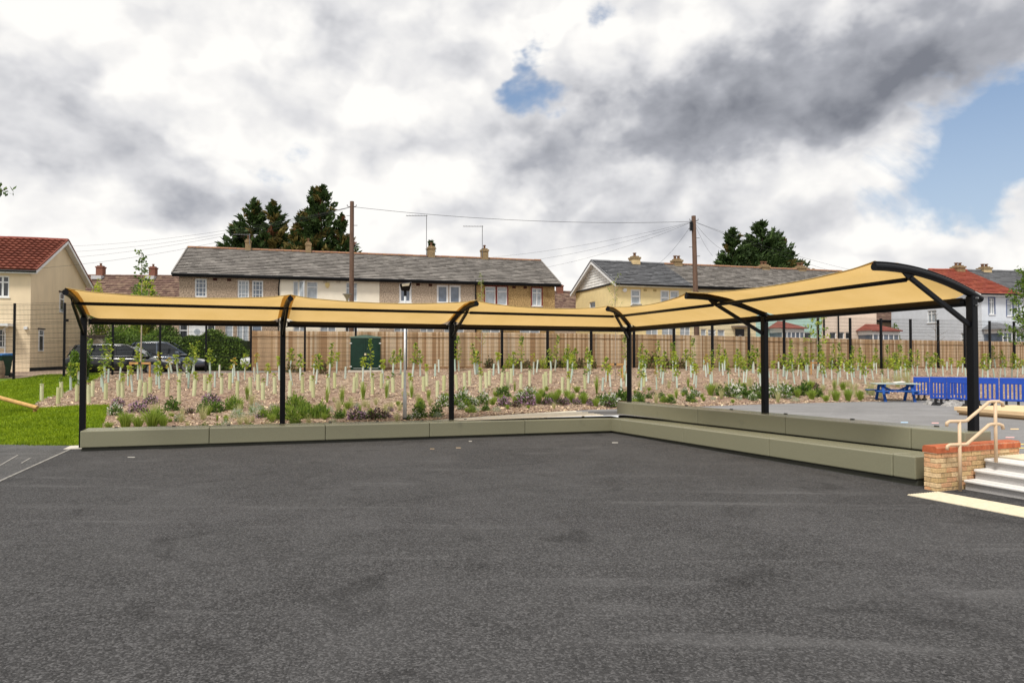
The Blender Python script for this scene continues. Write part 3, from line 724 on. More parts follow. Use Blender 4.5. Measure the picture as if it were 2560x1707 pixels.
def board_fence():
    x0, x1 = 627, 2680; root_p = fence_pt(x0, .55); root = empty('board_fence', root_p + Vector((0, 0, EYE - .72)), 'long close-boarded timber fence of new larch boards behind the mesh', 'fence'); base = root.location.copy()
    topy = lambda x: interp(x, [600, 1300, 1690, 2209, 2540, 2700], [826.5, 831.5, 837, 849, 854, 857])
    pts = []; x = x0; last = None; acc = 0
    X = np.linspace(x0, x1, 4000); Q = [fence_pt(q, .55) for q in X]; D = np.concatenate([[0], np.cumsum([(Q[i + 1] - Q[i]).length for i in range(len(Q) - 1)])])
    mats = [mat('larch board ' + str(i), c, .8, var=.2, vscale=5, stretch=(3, 3, .25), dark=((c[0] * .62, c[1] * .52, c[2] * .46), 2.2, .55, .75)) for i, c in enumerate([(.61, .43, .27), (.69, .52, .345), (.51, .34, .19), (.73, .58, .41), (.42, .26, .14), (.64, .455, .285)])]
    shared = []
    for m in mats:
        mb = MB(); mb.hexa([(-.055, -.011, 0), (.055, -.004, 0), (.055, .006, 0), (-.055, .006, 0)], [(-.055, -.011, 1), (.055, -.004, 1), (.055, .006, 1), (-.055, .006, 1)]); shared.append(mb.mesh('board', m))
    step = .098; n = int(D[-1] / step); rest = {i: MB() for i in range(len(mats))}
    for k in range(n):
        s = (k + .5) * step; xx = float(np.interp(s, D, X)); p = fence_pt(xx, .55); q = fence_pt(xx + 2, .55); a = math.atan2(q.y - p.y, q.x - p.x)
        bay = int(s / 2.45); top = at(xx, topy(xx), p.y).z + random.uniform(-.006, .006); bot = terr(p.x, p.y - .55) - .02
        mi = random.randrange(len(mats))
        if k < 292:
            o = link('board', shared[mi], root, loc=Vector((p.x, p.y, bot)) - base, rot=(0, 0, a)); o.scale = (1, 1, top - bot)
        else:
            c, s_ = math.cos(a), math.sin(a); R_ = lambda u, v, z: (p.x + u * c - v * s_ - base.x, p.y + u * s_ + v * c - base.y, z - base.z)
            rest[mi].hexa([R_(u, v, bot) for u, v in ((-.055, -.011), (.055, -.004), (.055, .006), (-.055, .006))], [R_(u, v, top) for u, v in ((-.055, -.011), (.055, -.004), (.055, .006), (-.055, .006))])
    allm = MB()
    for i, r in rest.items(): allm.m = i; allm.add(r.v, r.f)
    allm.build('far_boards', mats, root, kind='stuff')
    # capping shadow batten along the top of the boards and a gravel board at the foot
    nseg = int(D[-1] / 2.45)
    for k in range(nseg):
        xa, xb = float(np.interp(k * 2.45, D, X)), float(np.interp((k + 1) * 2.45 - .02, D, X))
        for nm, dz, h, m in (('rail', -.235, .03, mats[2]), ('gravel_board', None, .14, mats[4])):
            a, b = fence_pt(xa, .52), fence_pt(xb, .52)
            if dz is None: a.z, b.z = terr(a.x, a.y - .5) + .06, terr(b.x, b.y - .5) + .06
            else: a.z, b.z = at(xa, topy(xa), a.y).z + dz, at(xb, topy(xb), b.y).z + dz
            mb = MB(); mb.bar(a, b, .022, h); o = mb.build(nm, m, root); o.location = -base
board_fence()
mb = MB(); a, b = fence_pt(400, -.12), fence_pt(760, -.12); a.z = terr(a.x, a.y); b.z = terr(b.x, b.y)
pp = [fence_pt(x, -.12) for x in (400, 480, 560, 640, 700, 760)]
for p, q in zip(pp[:-1], pp[1:]): mb.bar(Vector((p.x, p.y, terr(p.x, p.y) + .02)), Vector((q.x, q.y, terr(q.x, q.y) + .02)), .06, .09)
mb.build('kerb_edging', M_EDGE, kind='structure')

# ------------------------------------------------------------------ houses
class House:
    """local x along the front, y into the house, z up from local ground"""
    def __init__(s, name, label, O, ang, gz, eave, ridge, depth, u0, u1, wall, roofm, ends=(False, False), ridge_m=None, over=.3, gut=True, fascia=None, tile=(.3, .34), wave=False, tiles_as_parts=False, soff=.28):
        s.O = Vector((O[0], O[1], 0)); s.ang = ang; s.e = Vector((math.cos(ang), math.sin(ang), 0)); s.d = Vector((-math.sin(ang), math.cos(ang), 0)); s.gz = gz
        s.u0, s.u1, s.depth, s.eave, s.ridge, s.wall = u0, u1, depth, eave, ridge, wall
        org = s.O + s.e * u0; s.root = empty(name, Vector((org.x, org.y, gz)), label, 'house', rz=ang); s.w = u1 - u0; s.holes = []; s.gholes = []; s.roofm = roofm; s.ends = ends; s.ridge_m = ridge_m; s.over = over
        s.tile = tile; s.wave = wave; s.tap = tiles_as_parts; s.fascia = fascia or M_BLACK; s.soff = soff
    def front(s, x, y):
        """pixel -> local (u, z) on the front plane"""
        d = ray(x, y); n = s.d; k = n.dot(s.O) / n.dot(d); p = Vector((0, 0, EYE)) + d * k
        return (p - s.O).dot(s.e) - s.u0, p.z - s.gz
    def gable(s, x, y):
        """pixel -> local (y, z) on the end wall at u = 0"""
        Q = s.O + s.e * s.u0; d = ray(x, y); k = s.e.dot(Q) / s.e.dot(d); p = Vector((0, 0, EYE)) + d * k
        return (p - Q).dot(s.d), p.z - s.gz
    def window(s, u0, u1, z0, z1, frame=None, glass=None, cols=1, rows=1, split=None, fw=.055, rev=.09, sill=True, bar=.022, plane='front', name='window', trim=None, surround=None):
        frame = frame or M_WHITE; glass = glass or M_GLASS
        (s.holes if plane == 'front' else s.gholes).append((u0, u1, z0, z1))
        def T(mb):
            if plane == 'front': return mb
            sg = -1 if plane == 'left' else 1; ux = 0 if plane == 'left' else s.w
            mb.v = [(ux - sg * (y) * 1. if plane == 'left' else ux - y, x, z) for x, y, z in mb.v]
            if plane == 'left': mb.v = [(-(-v[0]) if False else v[0], v[1], v[2]) for v in mb.v]
            if plane == 'right': mb.f = [f for f in mb.f]
            mb.f = [tuple(reversed(f)) for f in mb.f] if plane == 'left' else mb.f
            return mb
        mb = MB(); mb.box(u0, u1, rev, rev + .01, z0, z1); w = T(mb).build(name, glass, s.root)
        mb = MB(); y0, y1 = rev - .045, rev - .002
        mb.box(u0, u0 + fw, y0, y1, z0, z1); mb.box(u1 - fw, u1, y0, y1, z0, z1); mb.box(u0 + fw, u1 - fw, y0, y1, z0, z0 + fw); mb.box(u0 + fw, u1 - fw, y0, y1, z1 - fw, z1)
        for sp in (split or []):
            if sp[0] == 'h': zz = z0 + (z1 - z0) * sp[1]; mb.box(u0 + fw, u1 - fw, y0 - .003, y1 - .003, zz - fw * .5, zz + fw * .5)
            else: uu = u0 + (u1 - u0) * sp[1]; mb.box(uu - fw * .6, uu + fw * .6, y0 - .005, y1 - .005, z0 + fw, z1 - fw)
        T(mb).build('frame', frame, w)
        if cols > 1 or rows > 1:
            mb = MB()
            for k in range(1, cols): uu = u0 + (u1 - u0) * k / cols; mb.box(uu - bar / 2, uu + bar / 2, y0 + .012, y1, z0 + fw, z1 - fw)
            for k in range(1, rows): zz = z0 + (z1 - z0) * k / rows; mb.box(u0 + fw, u1 - fw, y0 + .010, y1 - .002, zz - bar / 2, zz + bar / 2)
            T(mb).build('glazing_bars', frame, w)
        if sill: mb = MB(); mb.box(u0 - .05, u1 + .05, -.05, rev, z0 - .05, z0 - .002); T(mb).build('sill', frame if trim is None else trim, w)
        if surround:
            mb = MB(); t = .07; mb.box(u0 - t, u0, -.015, .03, z0 - t, z1 + t); mb.box(u1, u1 + t, -.015, .03, z0 - t, z1 + t); mb.box(u0, u1, -.015, .03, z1, z1 + t); T(mb).build('surround', surround, w)
        return w
    def pxwin(s, x0, x1, y0, y1, **k):
        """window given by its outline in the photograph"""
        f = s.front if k.get('plane', 'front') == 'front' else s.gable
        a, zt = f(x0, y0); b, zb = f(x1, y1); b2, _ = f(x1, y0); return s.window(min(a, b2), max(a, b2), zb, zt, **k)
    def vent(s, x, y, m): u, z = s.front(x, y); mb = MB(); mb.box(u - .11, u + .11, -.012, .01, z - .07, z + .07); mb.build('air_brick', m, s.root)
    def finish(s):
        # walls with real openings
        mb = MB(); th = .25
        def panel(holes, w, top, place):
            us = sorted({0., w} | {h[0] for h in holes} | {h[1] for h in holes}); zs = sorted({-.4, top} | {h[2] for h in holes} | {h[3] for h in holes})
            for a, b in zip(us[:-1], us[1:]):
                for c, d in zip(zs[:-1], zs[1:]):
                    if any(h[0] <= (a + b) / 2 <= h[1] and h[2] <= (c + d) / 2 <= h[3] for h in holes): continue
                    mb.quad(*[place(u, 0, z) for u, z in ((a, c), (b, c), (b, d), (a, d))])
            for u0, u1, z0, z1 in holes:
                for q in (((u0, z0), (u0, z1)), ((u1, z1), (u1, z0)), ((u0, z1), (u1, z1)), ((u1, z0), (u0, z0))):
                    (a, c), (b, d) = q; mb.quad(place(a, 0, c), place(a, .12, c), place(b, .12, d), place(b, 0, d))
        panel(s.holes, s.w, s.eave, lambda u, y, z: (u, y, z))
        D = s.depth; mid = D / 2
        panel(s.gholes if s.ends[0] else [], D, s.eave, (lambda u, y, z: (y, u, z)))
        mb.quad((s.w, 0, -.4), (s.w, D, -.4), (s.w, D, s.eave), (s.w, 0, s.eave)); mb.quad((s.w, D, -.4), (0, D, -.4), (0, D, s.eave), (s.w, D, s.eave))
        gm = getattr(s, 'gable_m', None)
        g = MB() if gm else mb
        for ux in (0, s.w): g.add([(ux, 0, s.eave), (ux, D, s.eave), (ux, mid, s.ridge - .05)], [(0, 1, 2)])
        mb.build('wall', s.wall, s.root)
        if gm: g.build('gable', gm, s.root)
        # roof slopes built of overlapping tiles
        ov0 = s.over if s.ends[0] else 0.; ov1 = s.over if s.ends[1] else 0.
        sl = (s.ridge - s.eave) / mid; so_ = s.soff; cosr = 1 / math.hypot(1, sl)
        under = MB()
        ya, za = -so_, s.eave - so_ * sl
        for sg in (0, 1):
            Y = (lambda y: y) if sg == 0 else (lambda y: D - y)
            q = [(-ov0, Y(ya), za), (s.w + ov1, Y(ya), za), (s.w + ov1, mid, s.ridge), (-ov0, mid, s.ridge)]
            t = [(a, b, c + .05) for a, b, c in q]
            under.hexa(q if sg == 0 else q[::-1], t if sg == 0 else t[::-1])
        roof = under.build('roof', s.roofm[0] if isinstance(s.roofm, (list, tuple)) else s.roofm, s.root)
        ln = math.hypot(mid + so_, (mid + so_) * sl); n = max(3, int(ln / s.tile[0])); tw = s.tile[1]; nu = int((s.w + ov0 + ov1) / tw)
        tw = (s.w + ov0 + ov1) / nu
        rms = s.roofm if isinstance(s.roofm, (list, tuple)) else [s.roofm]
        tm = MB()
        U = Vector((0, cosr, sl * cosr)); N = Vector((0, -sl * cosr, cosr))
        step = ln / n
        if s.tap:
            shared = []
            for m in rms:
                mb = MB(); k = 7; vs = []
                for r_, (aa, lift) in enumerate(((0, .075), (step * 1.12, .04))):
                    for c in range(k): vs.append((c / (k - 1) * tw * 1.02, aa * cosr, 0)); 
                V = []
                for aa, lift in ((0, .13), (step * 1.12, .03)):
                    for c in range(k):
                        h = lift + .028 * ((.5 - .5 * math.cos(6.2832 * (c / (k - 1)))) * 1.7); p = U * aa + N * h; V.append((c / (k - 1) * tw * 1.02, p.y, p.z))
                for c in range(k): p = N * .03 + U * .07; V.append((c / (k - 1) * tw * 1.02, p.y, p.z))
                F = [(c, c + 1, k + c + 1, k + c) for c in range(k - 1)] + [(2 * k + c, 2 * k + c + 1, c + 1, c) for c in range(k - 1)]
                mb.add(V, F); shared.append(mb.mesh('roof_tile', m, True))
            for j in range(n):
                for i in range(nu):
                    p = Vector((-ov0 + i * tw, ya, za)) + U * (j * step)
                    link('roof_tile', random.choice(shared), roof, loc=p)
        else:
            jit = random.Random(int(s.w * 100))
            for j in range(n):
                sh = (j % 2) * tw * .5
                i = -1 if sh else 0
                while True:
                    a, b = max(0, i * tw + sh), min(s.w + ov0 + ov1, (i + 1) * tw + sh); i += 1
                    if a >= s.w + ov0 + ov1 - .01: break
                    if b - a < .02: continue
                    l0 = .088 + jit.uniform(-.008, .014); l1 = .03; s0 = j * step + jit.uniform(-.012, .008)
                    p = [Vector((-ov0 + u, ya, za)) + U * aa + N * l for u, aa, l in ((a + .004, s0, l0), (b - .004, s0, l0), (b - .004, (j + 1.1) * step, l1), (a + .004, (j + 1.1) * step, l1), (a + .004, s0 + .07, l0 - .075), (b - .004, s0 + .07, l0 - .075))]
                    tm.add(p, [(0, 1, 2, 3), (4, 5, 1, 0)])
            tm.build('roof_tiles', rms[-1], roof, kind='stuff')
        rm = s.ridge_m or rms[0]; nr = max(2, int((s.w + ov0 + ov1) / .45)); rl = (s.w + ov0 + ov1) / nr
        mb = MB(); k = 6; V = []
        for x in (.004, rl - .004):
            for c in range(k + 1): t = math.pi * c / k; V.append((x, -.12 * math.cos(t), .11 * math.sin(t) - .03))
        mb.add(V, [(c, c + 1, k + 2 + c, k + 1 + c) for c in range(k)] + [tuple(range(k + 1))[::-1], tuple(range(k + 1, 2 * k + 2))]); rme = mb.mesh('ridge_tile', rm)
        for i in range(nr): link('ridge_tile', rme, roof, loc=(-ov0 + i * rl, mid, s.ridge + .075 + random.uniform(-.008, .008)))
        # fascia, gutter, barge boards
        mb = MB(); mb.box(-ov0, s.w + ov1, ya - .02, ya + .012, za - .13, za + .02); mb.build('fascia', s.fascia, roof)
        mb = MB(); mb.box(-ov0, s.w + ov1, ya, .0, za - .03, za - .006); mb.build('soffit', s.fascia, roof)
        mb = MB(); mb.tube([(-ov0 - .03, ya - .075, za + .005), (s.w + ov1 + .03, ya - .075, za - .02)], .055, 8); mb.build('gutter', M_BLACK, roof)
        for k_, on in enumerate(s.ends):
            if not on: continue
            ux = -ov0 if k_ == 0 else s.w + ov1; sg = -1 if k_ == 0 else 1
            for yy0, yy1 in ((ya, mid), (D - ya, mid)):
                mb = MB(); q0, q1 = Vector((ux, yy0, za - .05)), Vector((ux, yy1, s.ridge - .05)); mb.bar(q0, q1, .03, .17); mb.build('barge_board', getattr(s, 'barge_m', M_WHITE), roof)
                mb = MB(); mb.bar(q0 + Vector((sg * .01, 0, .14)), q1 + Vector((sg * .01, 0, .14)), .06, .07); mb.build('verge', rms[0] if not isinstance(s.roofm, list) else rms[0], roof)
                mb = MB(); q0, q1 = Vector((ux / 2 if k_ == 0 else s.w + ov1 / 2, yy0, za - .035)), Vector((ux / 2 if k_ == 0 else s.w + ov1 / 2, yy1, s.ridge - .035)); mb.bar(q0, q1, max(.05, s.over - .02), .03); mb.build('verge_soffit', getattr(s, 'barge_m', M_WHITE), roof)
        s.roof = roof; return s
    def chimney(s, x, ytop, ybot, wpx, m, pots=1, cap=None, lead=False):
        """stack on the ridge, by its outline in the photograph"""
        # plane through the ridge
        Q = s.O + s.d * (s.depth / 2); d = ray(x, (ytop + ybot) / 2); k = s.d.dot(Q) / s.d.dot(d); p = Vector((0, 0, EYE)) + d * k; u = (p - s.O).dot(s.e) - s.u0; sc = k / 1706.7
        zt = EYE + ray(x, ytop).z * k - s.gz; w = wpx * sc / 2; c = s.depth / 2
        mb = MB(); mb.box(u - w, u + w, c - w, c + w, s.ridge - .7, zt); ch = mb.build('chimney', m, s.roof)
        mb = MB(); mb.box(u - w * 1.16, u + w * 1.16, c - w * 1.16, c + w * 1.16, zt - .12, zt + .005); mb.box(u - w * .8, u + w * .8, c - w * .8, c + w * .8, zt + .005, zt + .09); mb.build('cap', cap or m, ch)
        for i in range(pots):
            ux = u + (i - (pots - 1) / 2) * w * .95; mb = MB(); mb.tube([(ux, c, zt + .08), (ux, c, zt + .26), (ux, c, zt + .27), (ux, c, zt + .32)], [w * .34, w * .28, w * .46, w * .42], 10); mb.build('chimney_pot', mat('clay pot', (.16, .085, .05), .85), ch)
        if lead: mb = MB(); mb.box(u - w * 1.5, u + w * 1.5, c - w * 1.7 - .3, c + w, s.ridge - .62 if False else s.ridge - .35, s.ridge - .02); mb.build('flashing', mat('lead flashing', (.45, .46, .48), .6), ch)
        return u, c, zt
def aerial(h, u, c, z, height, label, boom=1.0):
    p = h.O + h.e * (h.u0 + u) + h.d * (c - .25); root = empty('tv_aerial', Vector((p.x, p.y, h.gz + z - .3)), label, 'aerial'); m = mat('aerial alloy', (.16, .16, .17), .5, metal=.4)
    mb = MB(); mb.tube([(0, 0, 0), (0, 0, height)], .022, 6); mb.build('mast', m, root)
    mb = MB(); mb.tube([(.06, 0, height - .06), (-boom, .06, height - .04)], .018, 6); mb.build('boom', m, root)
    for k in range(7): mb = MB(); x = -boom + .07 + k * boom / 7; mb.tube([(x, -.22, height - .045), (x, .22, height - .045)], .007, 4); mb.build('element', m, root)

GZ = EYE - .78
M_PEB1 = mat('pinkish pebbledash', (.36, .275, .205), .95, var=.62, vscale=15, bump=.6, bscale=60)
M_PEB2 = mat('buff pebbledash', (.40, .32, .245), .95, var=.60, vscale=15, bump=.6, bscale=60)
M_PEB3 = mat('ochre pebbledash', (.37, .25, .115), .95, var=.68, vscale=15, bump=.6, bscale=60, dark=((.20, .125, .05), 1.2, .5, .75))
M_CREAM = mat('cream render', (.79, .73, .61), .9, var=.06, vscale=2, bump=.1, dark=((.66, .60, .49), .9, .62, .85))
M_YEL = mat('yellow render', (.78, .64, .34), .9, var=.07, vscale=2.5, bump=.15, dark=((.60, .50, .28), 1.1, .6, .85))
M_TAN = mat('tan render', (.75, .62, .44), .92, var=.06, vscale=1.5, bump=.2, bscale=90, dark=((.62, .50, .34), .7, .58, .85), stretch=(1, 1, .4))
M_PINK = mat('pale pink render', (.74, .62, .52), .9, var=.05)
M_MINT = mat('mint render', (.42, .62, .56), .9, var=.05)
M_GREYW = mat('pale grey render', (.60, .64, .70), .9, var=.06, vscale=2, bump=.1)
M_OLDT = mat('weathered grey tiles', (.225, .208, .193), .9, var=.3, vscale=1.1, island=.38, dark=((.085, .078, .072), 2.6, .56, .74), bump=.3, bscale=30)
M_SLATE = mat('blue slate', (.145, .148, .158), .55, var=.14, vscale=2, island=.35)
M_RIDGE = mat('lichen ridge', (.24, .13, .09), .9, var=.3, vscale=2, dark=((.36, .19, .05), .55, .5, .66))
M_REDT = [mat('red pantile ' + str(i), c, .75, var=.14, vscale=5) for i, c in enumerate([(.20, .062, .042), (.23, .075, .05), (.17, .053, .036)])]
M_BRNT = mat('brown tiles', (.165, .105, .082), .9, var=.3, vscale=4, island=.7)
M_REDR = mat('bright red tiles', (.29, .072, .045), .8, var=.14, vscale=3, island=.3)
M_CHB = mat('stock chimney', (.25, .18, .10), .95, var=.4, vscale=14, bump=.5, bscale=30, dark=((.13, .10, .06), 3, .55, .8))
M_CHR = mat('brown chimney', (.19, .085, .06), .95, var=.3, vscale=14, bump=.4)
M_MAROON = mat('maroon frame', (.19, .035, .03), .6)
M_VENT = mat('dark vent', (.06, .022, .018), .9)
ROW_O, ROW_A = (-18.3, 37.5), R(15)
def fr(O, A, px):
    e = Vector((math.cos(A), math.sin(A))); k = (px - 1280) / 1706.7; return (k * O[1] - O[0]) / (e.x - k * e.y)
rb = [fr(ROW_O, ROW_A, x) for x in (446, 697, 948, 1188, 1387)]
kw = dict(O=ROW_O, ang=ROW_A, gz=GZ, eave=5.37, ridge=7.27, depth=7.9, ridge_m=M_RIDGE, tile=(.27, .36))
def doorpart(h, u0, u1, z1, m):
    mb = MB(); mb.box(u0, u1, -.03, .02, 0, z1); d = mb.build('door', m, h.root); mb = MB(); mb.tube([((u0 + u1) / 2, -.032, z1 * .78), ((u0 + u1) / 2, -.045, z1 * .78)], .16, 12); mb.build('fanlight', M_NET, d); mb = MB(); mb.box(u1 - .12, u1 - .08, -.07, -.03, .95, 1.1); mb.build('handle', M_STUD, d)
h = House('terraced_house', 'brown pebbledash end house of the long terrace, behind the hedge', u0=rb[0], u1=rb[1], wall=M_PEB1, roofm=[M_OLDT, M_OLDT], ends=(True, False), **kw)
for a, b, c, g in ((487, 517, 696, M_BLUEGL), (594, 623, 700, M_NET), (630, 658, 701, M_BLUEGL)): h.pxwin(a, b, c, c + 47, cols=3, rows=4, glass=g, fw=.075, sill=False, bar=.03)
h.pxwin(448, 470, 800, 868, split=[('h', .62)]); h.pxwin(517, 538, 802, 868, split=[('h', .62)]); h.pxwin(563, 583, 806, 862, glass=M_NET); h.pxwin(592, 622, 806, 862, glass=M_NET, split=[('v', .5)]); h.pxwin(629, 655, 808, 862, glass=M_BLUEGL)
u0, z = h.front(472, 802); u1, _ = h.front(515, 802); doorpart(h, u0, u1, z, M_WHITE)
h.vent(538, 698.5, M_VENT); h.vent(573, 700, M_VENT); h.finish(); a1 = h.chimney(620.5, 602, 624, 13, M_CHB, 1); a2 = None
h1 = h
h = House('terraced_house', 'cream rendered house in the middle of the long terrace', u0=rb[1], u1=rb[2], wall=M_CREAM, roofm=[M_OLDT, M_OLDT], **kw)
h.pxwin(733, 746, 703, 750, glass=M_NET, fw=.05); w = h.pxwin(767, 794, 704, 752, glass=M_NET, split=[('h', .72)], fw=.05); h.pxwin(865, 893, 706, 754, glass=M_NET, split=[('h', .7), ('v', .5)], fw=.045)
u, zt = h.front(747, 703); _, zb = h.front(747, 750); mb = MB(); mb.hexa([(u + .02, -.02, zb), (u + .30, -.30, zb), (u + .33, -.27, zb), (u + .05, .01, zb)], [(u + .02, -.02, zt), (u + .30, -.30, zt), (u + .33, -.27, zt), (u + .05, .01, zt)]); oc = mb.build('open_casement', M_WHITE, h.root); mb = MB(); mb.hexa([(u + .06, -.072, zb + .06), (u + .27, -.282, zb + .06), (u + .28, -.272, zb + .06), (u + .07, -.062, zb + .06)], [(u + .06, -.072, zt - .06), (u + .27, -.282, zt - .06), (u + .28, -.272, zt - .06), (u + .07, -.062, zt - .06)]); mb.build('pane', M_NET, oc)
u, z = h.front(818.5, 712.5); mb = MB(); mb.add([(u + a, y, z + b) for y in (-.07, 0) for a, b in ((-.11, .14), (.11, .14), (.13, -.02), (.05, -.17), (-.05, -.17), (-.13, -.02))], [(5, 4, 3, 2, 1, 0), (6, 7, 8, 9, 10, 11)] + [(i, (i + 1) % 6, (i + 1) % 6 + 6, i + 6) for i in range(6)]); mb.build('alarm_box', mat('alarm box', (.66, .52, .24), .5), h.root)
for x in (813, 846): h.vent(x, 704.5, mat('pale vent', (.55, .50, .42), .9))
for a, b in ((733, 765), (800, 840), (862, 895)): h.pxwin(a, b, 815, 862, glass=M_NET, split=[('v', .5)])
u, z = h.front(700, 690); mb = MB(); mb.tube([(u + .0, -.3, z - .02), (u - .02, -.1, z - .3), (u - .06, -.05, z - .6), (u - .06, -.05, .2)], .035, 8); mb.build('downpipe', M_BLACK, h.root)
h.finish(); h.chimney(771, 609, 630, 13.5, M_CHB, 1); h2 = h
h = House('terraced_house', 'buff pebbledash terraced house behind the street lamp', u0=rb[2], u1=rb[3], wall=M_PEB2, roofm=[M_OLDT, M_OLDT], **kw)
h.pxwin(998, 1029, 709, 757, glass=M_BLUEGL, fw=.12); h.pxwin(1092, 1121, 712, 759, glass=M_BLUEGL, fw=.11); h.pxwin(1123, 1152, 712.5, 760, glass=M_BLUEGL, fw=.11)
for x, y in ((1045, 711.5), (1076, 713)): h.vent(x, y, M_VENT)
for a, b in ((985, 1020), (1050, 1085), (1110, 1160)): h.pxwin(a, b, 818, 862, glass=M_NET, split=[('v', .5)])
h.finish(); c3 = h.chimney(1078, 619, 641, 17, M_CHB, 1)
aerial(h, c3[0] - .35, c3[1], c3[2] - .35, 2.75, 'tall television aerial mast on the chimney of the buff pebbledash house', 1.35)
h = House('terraced_house', 'ochre pebbledash end house with maroon window frames', u0=rb[3], u1=rb[4], wall=M_PEB3, roofm=[M_OLDT, M_OLDT], ends=(False, True), **kw)
h.barge_m = M_PEB3
h.pxwin(1213, 1239, 716, 762, glass=M_NET, surround=M_MAROON, split=[('h', .75)]); h.pxwin(1243, 1268, 717, 763, glass=M_NET, surround=M_MAROON, split=[('h', .75)]); h.pxwin(1330, 1354, 720, 765, glass=M_NET, surround=M_MAROON, split=[('h', .73), ('v', .52)])
for x, y in ((1285, 718), (1313, 719)): h.vent(x, y, M_VENT)
u, z = h.front(1189, 700); mb = MB(); mb.tube([(u, -.06, z), (u, -.06, .2)], .04, 8); mb.build('downpipe', M_BLACK, h.root)
for a, b in ((1205, 1250), (1300, 1350)): h.pxwin(a, b, 820, 862, glass=M_NET, split=[('v', .5)])
h.finish(); c4 = h.chimney(1211, 625, 648, 17, M_CHB, 1)
aerial(h, c4[0] - .2, c4[1], c4[2] - .2, 2.1, 'leaning television aerial on the chimney of the ochre end house', 1.3).__class__
c1 = a1; aerial(h1, c1[0] + .1, c1[1], c1[2], .7, 'small tilted aerial on the leftmost terrace chimney', 1.1)

# yellow row to the right
YO, YA = (6.6, 42.2), R(16.5)
yb = [fr(YO, YA, x) for x in (1547, 1729, 1890, 2055, 2192)]
kw = dict(O=YO, ang=YA, gz=GZ, eave=5.30, ridge=7.05, depth=7.1, tile=(.26, .36))
h = House('terraced_house', 'yellow rendered end house with grey slate roof and white boarded gable', u0=yb[0], u1=yb[1], wall=M_YEL, roofm=[M_SLATE, M_SLATE], ends=(True, False), fascia=mat('cream fascia', (.68, .64, .5), .7), over=.32, **kw)
h.gable_m = mat('white cladding', (.76, .76, .74), .6)
h.pxwin(1577, 1602, 723, 762, split=[('h', .55)], glass=M_NET, fw=.10); h.pxwin(1651, 1674, 725, 768, split=[('h', .55)], glass=M_NET, fw=.10); h.pxwin(1675, 1698, 725.5, 768.5, split=[('h', .55)], glass=M_NET, fw=.10)
a, zt = h.gable(1488, 753); b, zb = h.gable(1473, 790); h.window(min(a, b), max(a, b), zt - 1.0, zt, plane='left', split=[('h', .6)])
for x, y in ((1613, 725.5), (1637, 726)): h.vent(x, y, mat('ochre vent', (.40, .31, .14), .9))
u, z = h.front(1561, 725.5); mb = MB(); mb.tube([(u, 0, z), (u, -.1, z), (u, -.16, z)], [.13, .13, .04], 12); mb.build('alarm_box', M_WHITE, h.root)
u, z = h.front(1590, 764); mb = MB(); mb.box(u - .3, u + .3, -.22, -.05, z - .08, z + .09); mb.build('window_box', mat('grey window box', (.23, .22, .19), .8), h.root)
for a, b in ((1615, 1645), (1655, 1690), (1700, 1726)): h.pxwin(a, b, 816, 862, glass=M_NET, split=[('v', .5)])
h.finish(); 
for k in range(9):
    z = h.eave + .08 + k * (h.ridge - h.eave) / 10; f = (z - h.eave) / (h.ridge - h.eave - .05); y0, y1 = f * h.depth / 2 + .12, h.depth - f * h.depth / 2 - .12
    if y1 - y0 > .2: mb = MB(); mb.hexa([(-.05, y0, z), (0, y0, z), (0, y1, z), (-.05, y1, z)], [(-.025, y0, z + .165), (0, y0, z + .165), (0, y1, z + .165), (-.025, y1, z + .165)]); mb.build('weatherboard', h.gable_m, h.root)
mb = MB(); mb.box(-.06, 0, -.05, h.depth + .05, h.eave - .03, h.eave + .05); mb.build('gable_trim', M_BLACK, h.root)
h.chimney(1586.5, 644, 659, 21, mat('yellow chimney', (.58, .44, .24), .9, var=.15), 1, cap=M_CHB)
h = House('terraced_house', 'yellow-cream terraced house behind the right-hand telegraph pole', u0=yb[1], u1=yb[2], wall=mat('straw render', (.74, .64, .42), .9, var=.06), roofm=[M_OLDT, M_OLDT], ridge_m=M_RIDGE, **kw)
h.pxwin(1752, 1766, 822, 846, glass=M_NET); h.pxwin(1770, 1790, 823, 846, glass=M_NET, split=[('h', .6)]); h.pxwin(1794, 1812, 824, 846, glass=M_NET)
u0, z = h.front(1838, 822); u1, _ = h.front(1860, 822); doorpart(h, u0, u1, z, mat('dark door', (.03, .03, .032), .4)); mb = MB(); mb.box(u0 - .3, u1 + .3, -.7, 0, z + .1, z + .2); mb.build('door_canopy', mat('canopy felt', (.25, .2, .16), .9), h.root)
u, z = h.front(1742, 800); mb = MB(); mb.tube([(u, -.06, 4.9), (u, -.06, .2)], .09, 8); mb.build('soil_pipe', mat('rust pipe', (.16, .06, .035), .8), h.root)
h.finish(); h.chimney(1691.7, 651, 666, 21, M_CHB, 2)
h = House('terraced_house', 'mint green rendered house with small red-roofed porch', u0=yb[2], u1=yb[3], wall=M_MINT, roofm=[M_OLDT, M_OLDT], ridge_m=M_RIDGE, **kw)
h.pxwin(1993, 2030, 830, 850, split=[('v', .5)], glass=M_GLASS)
h.finish(); h.chimney(1909, 665, 680, 21, M_CHB, 2)
